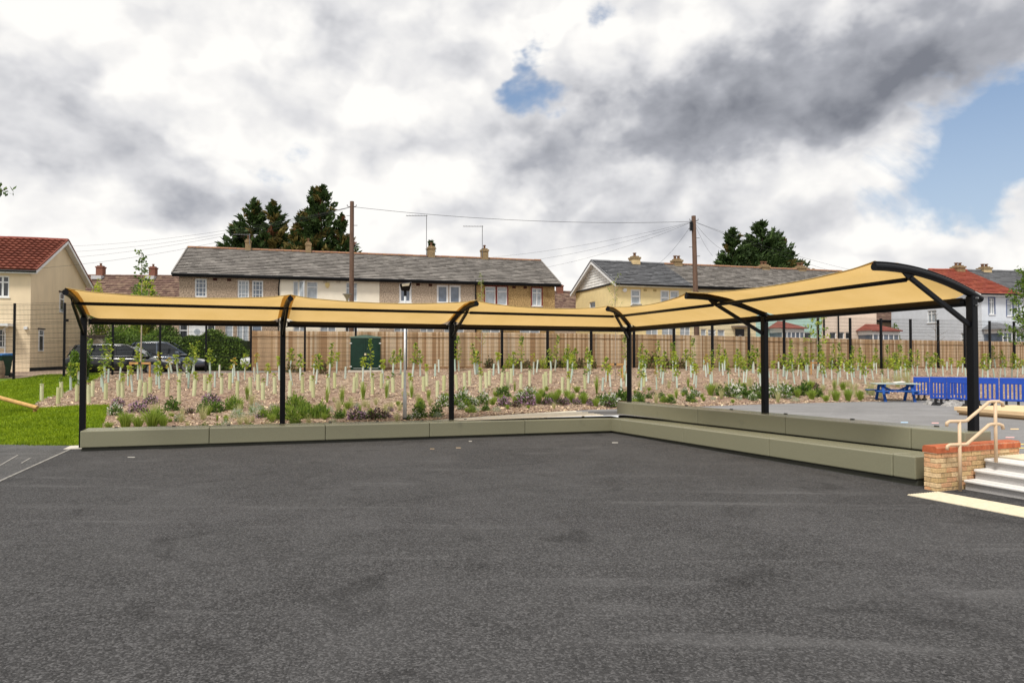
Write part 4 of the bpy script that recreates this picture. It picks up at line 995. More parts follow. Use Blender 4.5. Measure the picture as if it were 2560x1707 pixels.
def porch(h, xa, xb, yr, ye, depth, rm, hip=True):
    u0, ze = h.front(xa, ye); u1, _ = h.front(xb, ye); _, zr = h.front((xa + xb) / 2, yr)
    mb = MB(); mb.box(u0 + .1, u1 - .1, -depth, 0, 0, .95); mb.build('porch_wall', M_WHITE, h.root)
    mb = MB(); mb.box(u0 + .1, u1 - .1, -depth, 0, ze - .3, ze); 
    mb.build('porch_fascia', M_WHITE, h.root)
    mb = MB(); mb.box(u0 + .12, u1 - .12, -depth + .02, -.02, .95, ze - .3); mb.build('porch_glazing', M_BLUEGL, h.root)
    n = 5
    for k in range(n + 1):
        u = u0 + .1 + (u1 - u0 - .26) * k / n; mb = MB(); mb.box(u, u + .06, -depth - .02, -depth + .04, .95, ze - .3); mb.build('porch_mullion', M_WHITE, h.root)
    mb = MB(); q = .75 if hip else .05
    mb.add([(u0 - .1, -depth - .15, ze), (u1 + .1, -depth - .15, ze), (u1 + .1, 0, ze), (u0 - .1, 0, ze), (u0 + q, 0, zr), (u1 - q, 0, zr), (u0 - .1, -depth - .15, ze - .06), (u1 + .1, -depth - .15, ze - .06)], [(0, 1, 5, 4), (0, 4, 3), (1, 2, 5), (6, 7, 1, 0), (3, 2, 1, 0)]); mb.build('porch_roof', rm, h.root)
porch(h, 1920, 1980, 803, 821, 1.3, mat('muted red porch tiles', (.21, .07, .055), .85, var=.2))
h = House('terraced_house', 'pale pink rendered house at the far end of the yellow row', u0=yb[3], u1=yb[4], wall=M_PINK, roofm=[M_OLDT, M_OLDT], ridge_m=M_RIDGE, ends=(False, True), **kw)
for a, b in ((2074, 2091), (2096, 2111), (2114, 2128)): h.pxwin(a, b, 830, 848)
for x, w in ((2058, .06), (2094, .05)): u, z = h.front(x, 800); mb = MB(); mb.tube([(u, -.07, 5.0), (u, -.07, .2)], w, 8); mb.build('downpipe', M_BLACK, h.root)
h.finish(); h.chimney(2000, 668, 686, 21, M_CHB, 2); porch(h, 2142, 2212, 810, 827, 1.3, mat('dark red porch tiles', (.20, .055, .04), .85, var=.2))

# right-hand house, pale grey with red and slate roof
RO, RA = (34.1, 49.5), R(9)
ub = [0., fr(RO, RA, 2548), fr(RO, RA, 2548) + 8]
kw = dict(O=RO, ang=RA, gz=GZ, eave=5.35, ridge=7.55, depth=9.3)
h = House('semi_detached_house', 'pale grey rendered house with bright red tiled roof at the right', u0=ub[0], u1=ub[1], wall=M_GREYW, roofm=[M_REDR, M_REDR], ends=(True, False), tile=(.3, .34), fascia=M_WHITE, **kw)
h.pxwin(2472.5, 2486, 745, 786, split=[('h', .75), ('v', .5)], glass=M_NET, surround=mat('blue trim', (.10, .13, .25), .7)); h.pxwin(2517, 2531, 750, 790, glass=M_NET, split=[('h', .75)], surround=MATS['blue trim']); h.pxwin(2534, 2546, 751, 790, glass=M_NET, surround=MATS['blue trim'])
for a, b, c, d, sp in ((2318, 2341, 775, 806, [('v', .6), ('h', .75)]), (2401, 2424, 832, 862, [('h', .5)])):
    y0, zt = h.gable(b, c); y1, _ = h.gable(a, c); _, zb = h.gable(b, d); h.window(y0, y1, zb, zt, plane='left', split=sp, glass=M_NET)
h.finish(); h.chimney(2395, 667, 688, 22, M_CHB, 2); porch(h, 2456, 2516, 806, 824, 1.6, M_SLATE)
h = House('semi_detached_house', 'pale blue-grey house with slate roof at the right edge of the picture', u0=ub[1], u1=ub[2], wall=M_GREYW, roofm=[M_SLATE, M_SLATE], fascia=M_WHITE, tile=(.3, .5), **kw)
h.finish(); h.chimney(2461, 670, 697, 22, MATS['yellow chimney'], 2, cap=M_CHB)
h = House('brick_house', 'small tan brick house glimpsed between the pink and grey houses', O=(31.2, 60), ang=R(10), gz=GZ, eave=4.0, ridge=5.9, depth=7, u0=0, u1=6, wall=mat('tan brick', (.40, .29, .19), .95, var=.35, vscale=20), roofm=[M_BRNT, M_BRNT], tile=(.3, .34))
h.window(.8, 2.0, 1.3, 2.6, split=[('v', .5)]); h.finish()

# left house
LO = (-24.5, 34.7); LA = R(14.5)
h = House('tan_house', 'tan rendered house with red pantile roof at the left edge', O=LO, ang=LA, gz=EYE - .80, eave=5.22, ridge=7.28, depth=7.85, u0=-4.6, u1=0, wall=M_TAN, roofm=M_REDT, ends=(False, True), tile=(.345, .30), fascia=M_WHITE, tiles_as_parts=True, ridge_m=mat('dark red ridge', (.20, .05, .035), .8), over=.32)
f = h.front
def fw(a, b, c, d, **k): u0, zt = f(a, c); u1, _ = f(b, c); _, zb = f(b, d); h.window(u0, u1, zb, zt, **k)
fw(-22, 23.5, 688.5, 743, split=[('h', .70), ('v', .62)], fw=.07, glass=M_GLASS, sill=True)
fw(-20, 14, 822, 868, cols=4, rows=3, glass=M_GLASS, bar=.03)
h.finish()
# right-hand gable of that house: windows on the end wall, set in shallow frames
def endwin(a, b, c, d, split):
    Q = h.O; dd = lambda x, y: (lambda r: Vector((0, 0, EYE)) + r * (h.e.dot(Q) / h.e.dot(r)))(ray(x, y))
    p0, p1 = dd(a, c), dd(b, c); zb = dd(a, d).z - h.gz; y0, y1 = (p0 - Q).dot(h.d), (p1 - Q).dot(h.d); zt = p0.z - h.gz; X = h.w
    mb = MB(); mb.box(X - .02, X + .012, y0, y1, zb, zt); w = mb.build('window', M_GLASS, h.root); t = .05
    mb = MB(); mb.box(X, X + .04, y0 - .01, y0 + t, zb, zt); mb.box(X, X + .04, y1 - t, y1 + .01, zb, zt); mb.box(X, X + .04, y0 + t, y1 - t, zb, zb + t); mb.box(X, X + .04, y0 + t, y1 - t, zt - t, zt)
    zz = zb + (zt - zb) * split; mb.box(X, X + .043, y0 + t, y1 - t, zz - t * .7, zz + t * .7); mb.build('frame', M_WHITE, w)
    mb = MB(); mb.box(X, X + .07, y0 - .1, y1 + .1, zt + .02, zt + .09); mb.build('lintel', mat('dark lintel', (.10, .08, .07), .8), w)
endwin(148.5, 159, 731, 781, .68); endwin(96, 108, 824, 878, .74)
mb = MB(); mb.box(h.w, h.w + .006, -.02, h.depth, -.3, .18); mb.build('damp_course', mat('black plinth paint', (.02, .02, .022), .8), h.root)
u, z = f(5, 812); mb = MB(); mb.box(u - 1.6, u + .55, -.75, 0, z - .08, z + .05); mb.build('door_hood', M_WHITE, h.root)
u, z = f(18, 815); mb = MB(); mb.tube([(u + .25, -.6, z - .05), (u - .02, -.3, z - .15), (u - .05, -.1, z - .4), (u - .05, -.08, .1)], .035, 8); mb.build('downpipe', M_WHITE, h.root)
Q = h.O; r = ray(68, 820); u, z = f(66, 820); mb = MB(); mb.box(u - .07, u + .07, -.14, 0, z - .08, z + .08); mb.build('security_light', M_WHITE, h.root)
mb = MB(); mb.box(h.w, h.w + .3, 5.2, 5.75, .5, 1.35); mb.build('meter_box', mat('meter box', (.62, .56, .46), .6), h.root)
mb = MB(); mb.box(h.w, h.w + .18, 4.5, 4.62, 2.75, 2.9); mb.build('flue', M_STUD, h.root)

# houses further behind
h = House('brown_roofed_house', 'distant house with brown tiled roof and two brick chimneys behind the tan house', O=(-44, 58), ang=R(3), gz=GZ, eave=4.9, ridge=8.1, depth=9, u0=0, u1=20, wall=M_PEB2, roofm=[M_BRNT, M_BRNT], tile=(.32, .34), ends=(False, True))
h.finish(); h.chimney(252, 667, 702, 16, M_CHR, 1, lead=True); h.chimney(383, 669, 704, 15, M_CHR, 1, lead=True)
h = House('brown_roofed_house', 'distant brown-roofed house with one chimney between the two terraces', O=(2, 70), ang=R(8), gz=GZ, eave=5, ridge=7.75, depth=9, u0=0, u1=16, wall=M_PEB2, roofm=[M_BRNT, M_BRNT], tile=(.32, .34), ends=(True, False))
h.finish(); h.chimney(1399, 714, 740, 16, M_CHR, 1)

# ------------------------------------------------------------------ vegetation
BARK = mat('bark', (.13, .095, .065), .95, var=.3, vscale=12, bump=.5)
BARKL = mat('pale bark', (.36, .30, .24), .9, var=.25, vscale=12)
G_CON = leafmat('conifer green', (.018, .040, .012), (.062, .105, .026), .6, .2)
G_CONY = leafmat('conifer olive', (.10, .085, .022), (.20, .155, .045), .6, .2)
G_CONR = leafmat('conifer rust', (.13, .05, .025), (.22, .10, .05), .7, .2)
G_LIME = leafmat('lime leaf', (.26, .36, .035), (.52, .58, .075), .5, .45)
G_MID = leafmat('mid leaf', (.085, .165, .022), (.22, .33, .05), .5, .4)
G_HEDGE = leafmat('hedge leaf', (.030, .065, .012), (.15, .24, .035), .4, .3)
G_DARK = leafmat('dark shrub leaf', (.028, .062, .018), (.11, .19, .035), .45, .3)
G_SILV = leafmat('silver leaf', (.30, .36, .28), (.50, .55, .44), .7, .3)
G_WHITE = leafmat('white blossom', (.62, .62, .56), (.78, .77, .70), .7, .3)
G_PURP = leafmat('mauve flower', (.27, .13, .26), (.50, .33, .47), .7, .3)
G_PLUM = leafmat('plum leaf', (.05, .026, .028), (.12, .075, .055), .6, .3)
G_STRAP = leafmat('strap grass', (.17, .26, .035), (.38, .47, .09), .5, .4)
G_WISP = leafmat('wispy grass', (.40, .41, .17), (.60, .57, .32), .6, .4)
G_BRN = leafmat('brown green whip', (.085, .075, .025), (.20, .17, .06), .6, .3)
G_AUT = leafmat('orange tinted leaf', (.34, .16, .04), (.50, .40, .07), .5, .4)

def conifer(px, ytop, Y, wpx, label, leaders=((0, 1),), olive=.15, rust=.02, shape=1.0, seed=1, lean=0.):
    global rng; keep = rng; rng = np.random.default_rng(seed); rd = random.Random(seed)
    top = at(px, ytop, Y); gz = GZ; H = top.z - gz; rad = wpx / 1707 * Y / 2
    root = empty('conifer_tree', Vector((top.x, Y, gz)), label, 'tree', 'conifers behind the terraces')
    mb = MB(); mb.tube([(0, 0, -.2), (0, 0, H * .4), (lean * .4, 0, H * .93)], [.3, .2, .03], 8); mb.build('trunk', BARK, root)
    C = []; D = []; K = []; M = []
    for lx, lh in leaders:
        hh = H * lh; nb = int(190 * lh)
        for b in range(nb):
            f = (b + rd.random()) / nb; h = hh * (.12 + .875 * f)
            prof = (min(1., (1 - f) / .5) ** .75) * shape * (.5 + .62 * rd.random()) + .05
            Rr = rad * prof * (1. if abs(lx) < .01 else .78); a = rd.uniform(0, 6.2832); up = rd.uniform(.0, .45) + .3 * f
            d = np.array([math.cos(a), math.sin(a), up]); p0 = np.array([lx + lean * f, 0, h - Rr * .25])
            kind = 0
            q = rd.random()
            if q < rust: kind = 2
            elif q < rust + olive and abs(p0[0]) < rad: kind = 1
            n = int(26 + 46 * prof)
            t = rng.uniform(.12, 1, n) ** .75
            curve = np.stack([t * Rr * d[0], t * Rr * d[1], t * Rr * d[2] + .22 * Rr * t * t], 1)
            spread = (.05 + .20 * Rr * (1 - t * .55))[:, None]
            c = p0 + curve + rng.normal(size=(n, 3)) * spread * np.array([.62, .62, .40])
            dr = d * np.array([1, 1, .9]) + rng.normal(size=(n, 3)) * .55 + np.array([0, 0, .3])
            C.append(c); D.append(dr); K.append(np.full(n, kind)); M.append(.17 + .27 * rng.random(n))
    C, D, K, M = map(np.concatenate, (C, D, K, M))
    V, F = leaf_arrays(C, D, M * 1.5, M * .46)
    link('crown', np_mesh('crown', V, F, [G_CON, G_CONY, G_CONR], K), root); rng = keep
    return root
conifer(652, 497, 53, 175, 'broad dark conifer left of the pair behind the long terrace', ((-.6, 1), (1.1, .985), (-1.9, .86)), .22, .05, .95, 3)
conifer(804, 464, 54, 140, 'tallest pointed conifer beside the left telegraph pole', ((0, 1), (-.55, .985), (1.7, .84), (-1.6, .84)), .22, .03, 1.0, 5)
conifer(735, 575, 52, 110, 'thin browning conifer between the two taller ones behind the terrace', ((0, 1), (.8, .93)), .5, .1, .8, 8)
conifer(1832, 572, 58, 125, 'left of the two conifers rising behind the yellow row', ((0, 1), (-.9, .8)), .05, 0, .95, 11)
conifer(1905, 556, 60, 175, 'taller bushy conifer rising behind the chimneys of the yellow row', ((0, 1), (1.3, .92), (2.6, .8), (-1.2, .88)), .06, 0, 1.05, 13)
conifer(1078, 603, 55, 46, 'small conifer tip showing behind a terrace chimney', ((0, 1),), .1, 0, .8, 17)

def leafball(P, Rxyz, n, lmin, lmax, shell=.45, flat=0.):
    d = unit(n); r = (shell + (1 - shell) * rng.random(n)) [:, None]; c = np.array(P) + d * r * np.array(Rxyz)
    dr = d + rng.normal(size=(n, 3)) * .8 + np.array([0, 0, .2]); L = rng.uniform(lmin, lmax, n)
    return leaf_arrays(c, dr, L, L * .55)
def bush(px, ytop, Y, wpx, label, mats, name='garden_bush', gz=None, n=5200, leaf=(.09, .2), clumps=14, hscale=1.):
    gz = GZ if gz is None else gz; top = at(px, ytop, Y); H = top.z - gz; w = wpx / 1707 * Y / 2
    root = empty(name, Vector((top.x, Y, gz)), label, 'bush')
    mb = MB(); mb.tube([(0, 0, -.1), (.05, 0, H * .5)], [.07, .03], 6); mb.build('stem', BARK, root)
    parts = []
    for k in range(clumps):
        a = rng.random() * 6.28; r = w * .72 * math.sqrt(rng.random()); z = H * (.22 + .62 * rng.random()); s = (.28 + .2 * rng.random())
        v, f = leafball((r * math.cos(a), r * math.sin(a) * .7, z), (w * s * 1.25, w * s, H * .20 + .1), n // clumps, *leaf, shell=.5); parts.append((v, f, rng.integers(0, len(mats))))
    V, F, I = merge(parts); link('crown', np_mesh('crown', V, F, mats, I), root); return root
bush(360, 696, 41, 105, 'tall yellow-green bush in front of the distant brown roof', [G_MID, G_LIME], n=7000)
bush(255, 704, 43, 60, 'yellowish bush top against the brown roof beside the tan house', [G_LIME, G_MID], n=3000)
bush(300, 812, 37.5, 120, 'dense garden bush behind the parked cars on the left', [G_HEDGE, G_MID], n=7500)
bush(385, 806, 37.2, 110, 'dark garden bush between the parked cars and the hedge', [G_HEDGE, G_HEDGE, G_MID], n=7500)
bush(2235, 805, 54, 40, 'small green bush beside the pink house porch', [G_MID, G_HEDGE], n=2200)
bush(196, 880, 27.6, 50, 'glossy green shrub just left of the first canopy post', [G_MID, G_DARK], gz=terr(-17.5, 27.6), n=2600, leaf=(.06, .13), clumps=9)

def hedge():
    x0, x1 = (420 - 1280) / 1707 * 35.6, (632 - 1280) / 1707 * 35.9; gz = GZ; H = at(520, 836, 35.7).z - gz
    root = empty('hedge', Vector(((x0 + x1) / 2, 35.8, gz)), 'clipped leafy green hedge in front of the brown terrace house', 'hedge'); L = x1 - x0
    n = 26000; u = rng.uniform(-L / 2, L / 2, n); top = H * (.93 + .10 * np.sin(u * 2.1 + 1) + .06 * np.sin(u * 5.3)) * np.clip(1.05 - .25 * (np.abs(u + .2) / (L / 2)) ** 6, .6, 1.1)
    z = rng.random(n) ** .8 * top; y = rng.uniform(-.65, .65, n) * np.where(z > top * .9, .7, 1)
    skin = rng.random(n) < .55; y = np.where(skin, -.62 + rng.normal(0, .08, n), y)
    c = np.stack([u, y, z], 1); d = rng.normal(size=(n, 3)) + np.array([0, -.6, .5]); l = rng.uniform(.07, .15, n)
    V, F = leaf_arrays(c, d, l, l * .6); link('foliage', np_mesh('foliage', V, F, [G_HEDGE, G_MID], (rng.random(n) < .22).astype(int)), root)
    mb = MB(); mb.box(-L / 2 + .15, L / 2 - .15, -.3, .4, 0, H * .82); mb.build('shade_core', mat('hedge shade', (.018, .028, .008), 1.), root)  # solid dark core put in for the shade between the leaves
hedge()

def young_tree(px, py, ytop, spread, label, mats, n=420, leaf=(.05, .11), crown0=.5, trunk_m=None, droop=0., name='young_tree', branches=16, tr=.028, up=.55):
    b = ground(px, py); H = at(px, ytop, b.y).z - b.z; root = empty(name, b, label, 'tree'); sp = spread / 1707 * b.y / 2
    mb = MB(); mb.tube([(0, 0, -.1), (.02, 0, H * .5), (-.01, .01, H)], [tr, tr * .75, .008], 7)
    C = []; D = []
    for k in range(branches):
        f = crown0 + (1 - crown0) * (k + rng.random()) / branches; a = k * 2.4 + rng.random(); l = sp * (1.08 - .75 * ((f - crown0) / (1 - crown0))) * rng.uniform(.6, 1.1)
        p0 = np.array([0, 0, H * f]); d = np.array([math.cos(a), math.sin(a), up - droop]); p1 = p0 + d * l
        mb.tube([p0, p0 + d * l * .5 + np.array([0, 0, -.04 * l]), p1], [.010, .007, .004], 4)
        m = max(3, n // branches); t = rng.uniform(.2, 1.05, m)[:, None]; C.append(p0 + (p1 - p0) * t + rng.normal(size=(m, 3)) * .06 * (sp + .3)); D.append(rng.normal(size=(m, 3)) + np.array([0, 0, -.3]))
    mb.build('trunk', trunk_m or BARKL, root)
    if n: C, D = np.concatenate(C), np.concatenate(D); l = rng.uniform(*leaf, len(C)); V, F = leaf_arrays(C, D, l, l * .6, .15); link('crown', np_mesh('crown', V, F, mats, rng.integers(0, len(mats), len(F))), root)
    return root, b, H
def stake(px0, px1, py, ytop, label):
    b0, b1 = ground(px0, py), ground(px1, py); root = empty('tree_stake', b0, label, 'tree stake'); m = mat('stake timber', (.50, .28, .11), .8, var=.2, vscale=10)
    h = at(px0, ytop, b0.y).z - b0.z
    for p in (Vector((0, 0, 0)), b1 - b0): mb = MB(); mb.tube([p + Vector((0, 0, -.2)), p + Vector((0, 0, h))], .036, 8); mb.build('post', m, root)
    mid = (b1 - b0) / 2; d = (b1 - b0).normalized()
    for a, b in ((Vector((0, 0, 0)) - d * .03, mid - d * .05), (mid + d * .05, b1 - b0 + d * .03)): mb = MB(); mb.bar(a + Vector((0, -.04, h - .04)), b + Vector((0, -.04, h - .04)), .035, .075); mb.build('crossbar', m, root)
    mb = MB(); mb.bar(mid + Vector((-.06, -.03, h - .04)), mid + Vector((.06, -.03, h - .04)), .05, .09); mb.build('tie', M_STUD, root)
young_tree(351, 966, 634, 66, 'slender staked tree rising past the left canopy bay with sparse crown', [G_DARK, G_MID], 300, (.08, .15), .62, up=.35, branches=18)
stake(326, 374, 966, 905, 'wooden H-shaped stake frame in the left part of the bed')
young_tree(1538, 950, 700, 60, 'thin upright young tree staked beside the fourth canopy post', [G_LIME, G_MID], 330, (.035, .07), .42, up=1.6, branches=14, tr=.022)
stake(1519, 1556, 952, 908, 'wooden H-shaped stake frame beside the fourth canopy post')
young_tree(1203, 930, 690, 46, 'thin yellow-green birch sapling rising behind the third canopy post', [G_LIME, G_MID], 520, (.03, .07), .25, up=1.2, branches=20, droop=.2, tr=.02)
young_tree(2043, 926, 772, 80, 'young maple with pale drooping leaves in front of the mint house', [G_LIME, G_MID], 300, (.09, .18), .45, droop=.5, branches=14)
stake(2028, 2060, 936, 905, 'short wooden stake frame under the young maple at the right')
young_tree(2340, 925, 762, 60, 'bare twiggy young tree in front of the pale grey house', [G_MID], 0, crown0=.4, trunk_m=BARK, branches=12, tr=.02)
young_tree(2574, 960, 680, 128, 'leafy young tree at the right edge of the picture', [G_MID, G_DARK], 1900, (.10, .20), .30, trunk_m=BARK, branches=34, tr=.06)
def edge_tree():
    b = Vector((-10.6, 9.2, court_z(-10.6, 9.2))); root = empty('broadleaf_tree', b, 'broadleaf tree mostly out of frame, one leafy twig showing at the left edge', 'tree')
    mb = MB(); tip = at(18, 472, 9.0) - b; mid = Vector((1.6, 0, 3.4)); mb.tube([(0, 0, -.1), (0, 0, 2.2), (.1, 0, 4.6)], [.12, .09, .03], 8); mb.tube([(0, 0, 2.6), mid, tip], [.04, .02, .006], 6); mb.build('trunk', BARK, root)
    parts = []
    for k in range(10): a = rng.random() * 6.28; parts.append(leafball((-.4 + .7 * math.cos(a), .7 * math.sin(a), 3.4 + 1.6 * rng.random()), (.6, .6, .5), 160, .07, .14) + (0,))
    n = 26; t = rng.uniform(.93, 1.0, n)[:, None]; c = np.array(mid) + (np.array(tip) - np.array(mid)) * t + rng.normal(size=(n, 3)) * np.array([.04, .05, .045]); v, f = leaf_arrays(c, rng.normal(size=(n, 3)) + np.array([.3, 0, -.2]), rng.uniform(.06, .10, n), rng.uniform(.035, .055, n)); parts.append((v, f, 0))
    V, F, I = merge(parts); link('crown', np_mesh('crown', V, F, [G_DARK], I), root)
edge_tree()

# saplings in tree guards ----------------------------------------------------------
BAYS = [(0, 'left of the first canopy post'), (205, 'between the first and second canopy posts'), (707, 'between the second and third canopy posts'), (1133, 'between the third and fourth canopy posts'), (1577, 'between the fourth and fifth canopy posts'), (1915, 'between the fifth canopy post and the picnic table'), (2215, 'behind the blue barriers')]
def bay(x): return [n for a, n in BAYS if x >= a][-1]
def zz(ox, oy, k, L): return [(ox + k * x, oy + k * y) for x, y in L]
q = .13605; r2 = .27211
WIDE = zz(200, 840, q, [(165, 1230), (230, 1110), (470, 1165), (710, 1100), (780, 1130), (1080, 1105), (1195, 1170), (1290, 1035), (1600, 1110), (1820, 1200), (1820, 980), (2095, 1095), (2295, 1000)]) + \
    [(104, 1002), (145, 1009), (153.6, 992.6), (192, 1002.5)] + zz(520, 840, q, [(250, 1060), (400, 975), (535, 1155), (780, 1075), (920, 990), (1010, 1170), (1225, 1060), (1500, 1155), (1740, 1050), (1890, 1000), (1935, 1130), (2210, 1060), (2330, 960), (20, 1150)]) + \
    zz(640, 740, r2, [(925, 850), (900, 890), (980, 950), (1070, 900), (1150, 845), (1205, 930), (1260, 885), (1350, 845), (1430, 925), (1540, 875), (1570, 830), (1665, 925), (1725, 870), (1845, 860), (1920, 850)]) + \
    zz(1160, 840, q, [(10, 960), (105, 905), (300, 1030), (410, 950), (465, 905), (690, 950), (805, 930), (870, 860), (1040, 960), (1205, 905), (1470, 990), (1510, 920), (1590, 870), (1805, 1050), (1915, 1060), (2225, 970)]) + zz(1600, 840, q, [(70, 930)])
THIN = zz(200, 840, q, [(400, 940), (435, 1020), (520, 850), (730, 800), (880, 915), (960, 1025), (1065, 800), (1140, 850), (1405, 890), (1460, 970), (1455, 700), (1640, 790), (1690, 690), (1805, 740), (1965, 760), (1990, 960), (2065, 690), (2110, 790), (130, 830), (460, 770)]) + [(177, 975), (195.6, 962)] + \
    zz(520, 840, q, [(45, 740), (125, 935), (210, 760), (450, 860), (490, 740), (565, 880), (680, 800), (865, 830), (915, 690), (1085, 910), (1310, 810), (1545, 900), (1700, 810), (1940, 700), (1985, 880), (2230, 750), (1510, 660)]) + \
    zz(640, 740, r2, [(820, 760), (980, 785), (1055, 755), (1165, 800), (1257, 730), (1330, 715), (1437, 740), (1510, 735), (1645, 735), (1680, 700), (1830, 690), (1865, 690), (2015, 720), (2035, 710), (2230, 710), (740, 710), (672, 745)]) + \
    zz(1160, 840, q, [(225, 700), (255, 690), (640, 690), (540, 720), (905, 720), (1055, 660), (1275, 710), (1335, 670), (1605, 680), (1670, 640), (1905, 660), (1990, 710), (2280, 640), (2320, 700), (2290, 860), (1955, 860)]) + \
    zz(1280, 740, r2, [(720, 715), (700, 800), (830, 870), (865, 790), (905, 835), (1005, 870), (1035, 730), (1050, 830), (1165, 672), (1040, 690)]) + \
    zz(1600, 840, q, [(20, 1000), (310, 985), (330, 760), (295, 600), (50, 680), (95, 680), (120, 830), (380, 760), (410, 880), (605, 620), (615, 830), (680, 950), (660, 640), (850, 630), (940, 760), (970, 650), (985, 880), (1025, 950), (1170, 630), (1215, 750), (1250, 690), (1300, 910), (1335, 870), (1460, 650), (1525, 720), (1555, 640), (1635, 920), (1755, 660), (1825, 750), (1900, 900), (1945, 850), (2070, 680), (2100, 690), (2165, 760), (2210, 900), (2245, 880)]) + \
    zz(1900, 840, q, [(25, 900), (170, 760), (235, 800), (335, 910), (345, 680), (425, 750), (455, 740), (485, 800), (600, 690), (635, 880), (690, 730), (760, 800), (845, 660), (900, 930), (880, 700), (975, 610), (1055, 770), (1080, 660), (1165, 920), (1140, 700), (1220, 760), (1320, 800), (1315, 610), (1435, 890), (1475, 760), (1550, 650), (1610, 800), (1670, 690), (1705, 880), (1730, 760), (1795, 630), (1840, 790), (1940, 880), (1960, 760), (2080, 800), (2090, 620), (2145, 690), (2245, 900)]) + \
    zz(1920, 800, r2, [(1105, 540), (1165, 560), (1180, 570), (1220, 530), (1265, 520), (1295, 570), (1335, 500), (1370, 510), (1255, 455), (1470, 515), (1495, 515), (1545, 480), (1450, 470), (1610, 515), (1645, 460), (1690, 500), (1740, 515), (1785, 480), (1815, 515), (1970, 530), (2020, 550), (2040, 445), (2080, 530), (2130, 540), (2180, 520), (2240, 545), (2290, 530), (2340, 500), (1990, 445), (2090, 440), (2160, 440), (2280, 445), (2340, 440)])
def tube_mat(name, c, c2):
    m = bpy.data.materials.new(name); m.use_nodes = True; t = NT(m.node_tree); p = t.n['Principled BSDF']; out = t.n['Material Output']
    oi = t.node('ShaderNodeObjectInfo').outputs['Random']; co = t.node('ShaderNodeTexCoord').outputs['Object']
    col = t.mix(oi, c, c2); col = t.mix(t.math('MULTIPLY', t.smooth(t.noise(co, 9, 3), .45, .75), .3), col, [v * .62 for v in c]); t.link(col, p.inputs['Base Color']); p.inputs['Roughness'].default_value = .5
    tr = t.node('ShaderNodeBsdfTranslucent'); t.link(col, tr.inputs[0]); mx = t.node('ShaderNodeMixShader'); mx.inputs[0].default_value = .35
    t.link(p.outputs[0], mx.inputs[1]); t.link(tr.outputs[0], mx.inputs[2]); t.link(mx.outputs[0], out.inputs[0]); return m
M_TW = tube_mat('yellow green guard', (.66, .68, .37), (.76, .77, .52)); M_TN = tube_mat('pale green guard', (.58, .71, .62), (.76, .82, .76))
def guard_mesh(r, h, m):
    mb = MB(); n = 12; V = []
    for z in (0, h):
        for rr in (r, r - .006):
            V += [(rr * math.cos(6.2832 * k / n), rr * math.sin(6.2832 * k / n), z) for k in range(n)]
    F = []
    for k in range(n):
        k1 = (k + 1) % n; F += [(k, k1, 2 * n + k1, 2 * n + k), (n + k1, n + k, 3 * n + k, 3 * n + k1), (2 * n + k, 2 * n + k1, 3 * n + k1, 3 * n + k)]
    mb.add(V, F); return mb.mesh('guard_tube', m, False)
GW = [guard_mesh(r, 1, M_TW) for r in (.058, .064)]; GN = [guard_mesh(r, 1, M_TN) for r in (.036, .041)]
def sap_mesh(h, n, mats, wd, leaf):
    mb = MB(); mb.tube([(0, 0, -.45), (.01, 0, h)], [.007, .003], 4); v0, f0 = np.array(mb.v), None
    z = rng.uniform(-.02, h, n); a = rng.uniform(0, 6.28, n); rr = wd * rng.uniform(.1, 1, n) * np.clip(1.15 - .6 * z / max(h, .01), .3, 1)
    c = np.stack([rr * np.cos(a), rr * np.sin(a), z], 1); d = np.stack([np.cos(a), np.sin(a), rng.normal(.1, .5, n)], 1); l = rng.uniform(*leaf, n)
    V, F = leaf_arrays(c, d, l, l * .62, .12); s4 = np.array([f for f in mb.f if len(f) == 4])
    VV = np.concatenate([V, v0]); FF = np.concatenate([F, s4 + len(V)]); I = np.concatenate([rng.integers(0, len(mats) - 1, len(F)), np.full(len(s4), len(mats) - 1)])
    return np_mesh('sapling', VV, FF, mats, I)
SAPS = [sap_mesh(.16, 26, [G_LIME, G_MID, BARK], .07, (.05, .09)), sap_mesh(.28, 46, [G_LIME, BARK], .11, (.06, .11)), sap_mesh(.45, 60, [G_LIME, G_MID, BARK], .14, (.06, .12)),
        sap_mesh(.70, 72, [G_MID, G_LIME, BARK], .13, (.06, .12)), sap_mesh(.95, 70, [G_LIME, G_MID, BARK], .12, (.06, .12)), sap_mesh(.32, 34, [G_LIME, G_AUT, BARK], .12, (.05, .10)), sap_mesh(.2, 30, [G_MID, G_DARK, BARK], .09, (.05, .09))]
SAPR = []
rg = random.Random(21)
ORD = 'first second third fourth fifth sixth seventh eighth ninth tenth eleventh twelfth thirteenth fourteenth fifteenth sixteenth seventeenth eighteenth nineteenth twentieth'.split()
BAYREF = {0: 'left of the first canopy post', 205: 'right of the first canopy post', 707: 'right of the second canopy post', 1133: 'right of the third canopy post', 1577: 'right of the fourth canopy post', 1915: 'right of the fifth canopy post', 2215: 'right of the picnic table'}
def bayref(x): return BAYREF[[a for a, n in BAYS if x >= a][-1]]
def ordinals(items, key):
    """items: (key, x); returns the order word of each among those with its key, from the left"""
    out = [None] * len(items); by = {}
    for i, (k, x) in enumerate(items): by.setdefault(k, []).append((x, i))
    for k, l in by.items():
        for n, (x, i) in enumerate(sorted(l)): out[i] = (ORD[n] if n < len(ORD) else '%dth' % (n + 1), len(l))
    return out
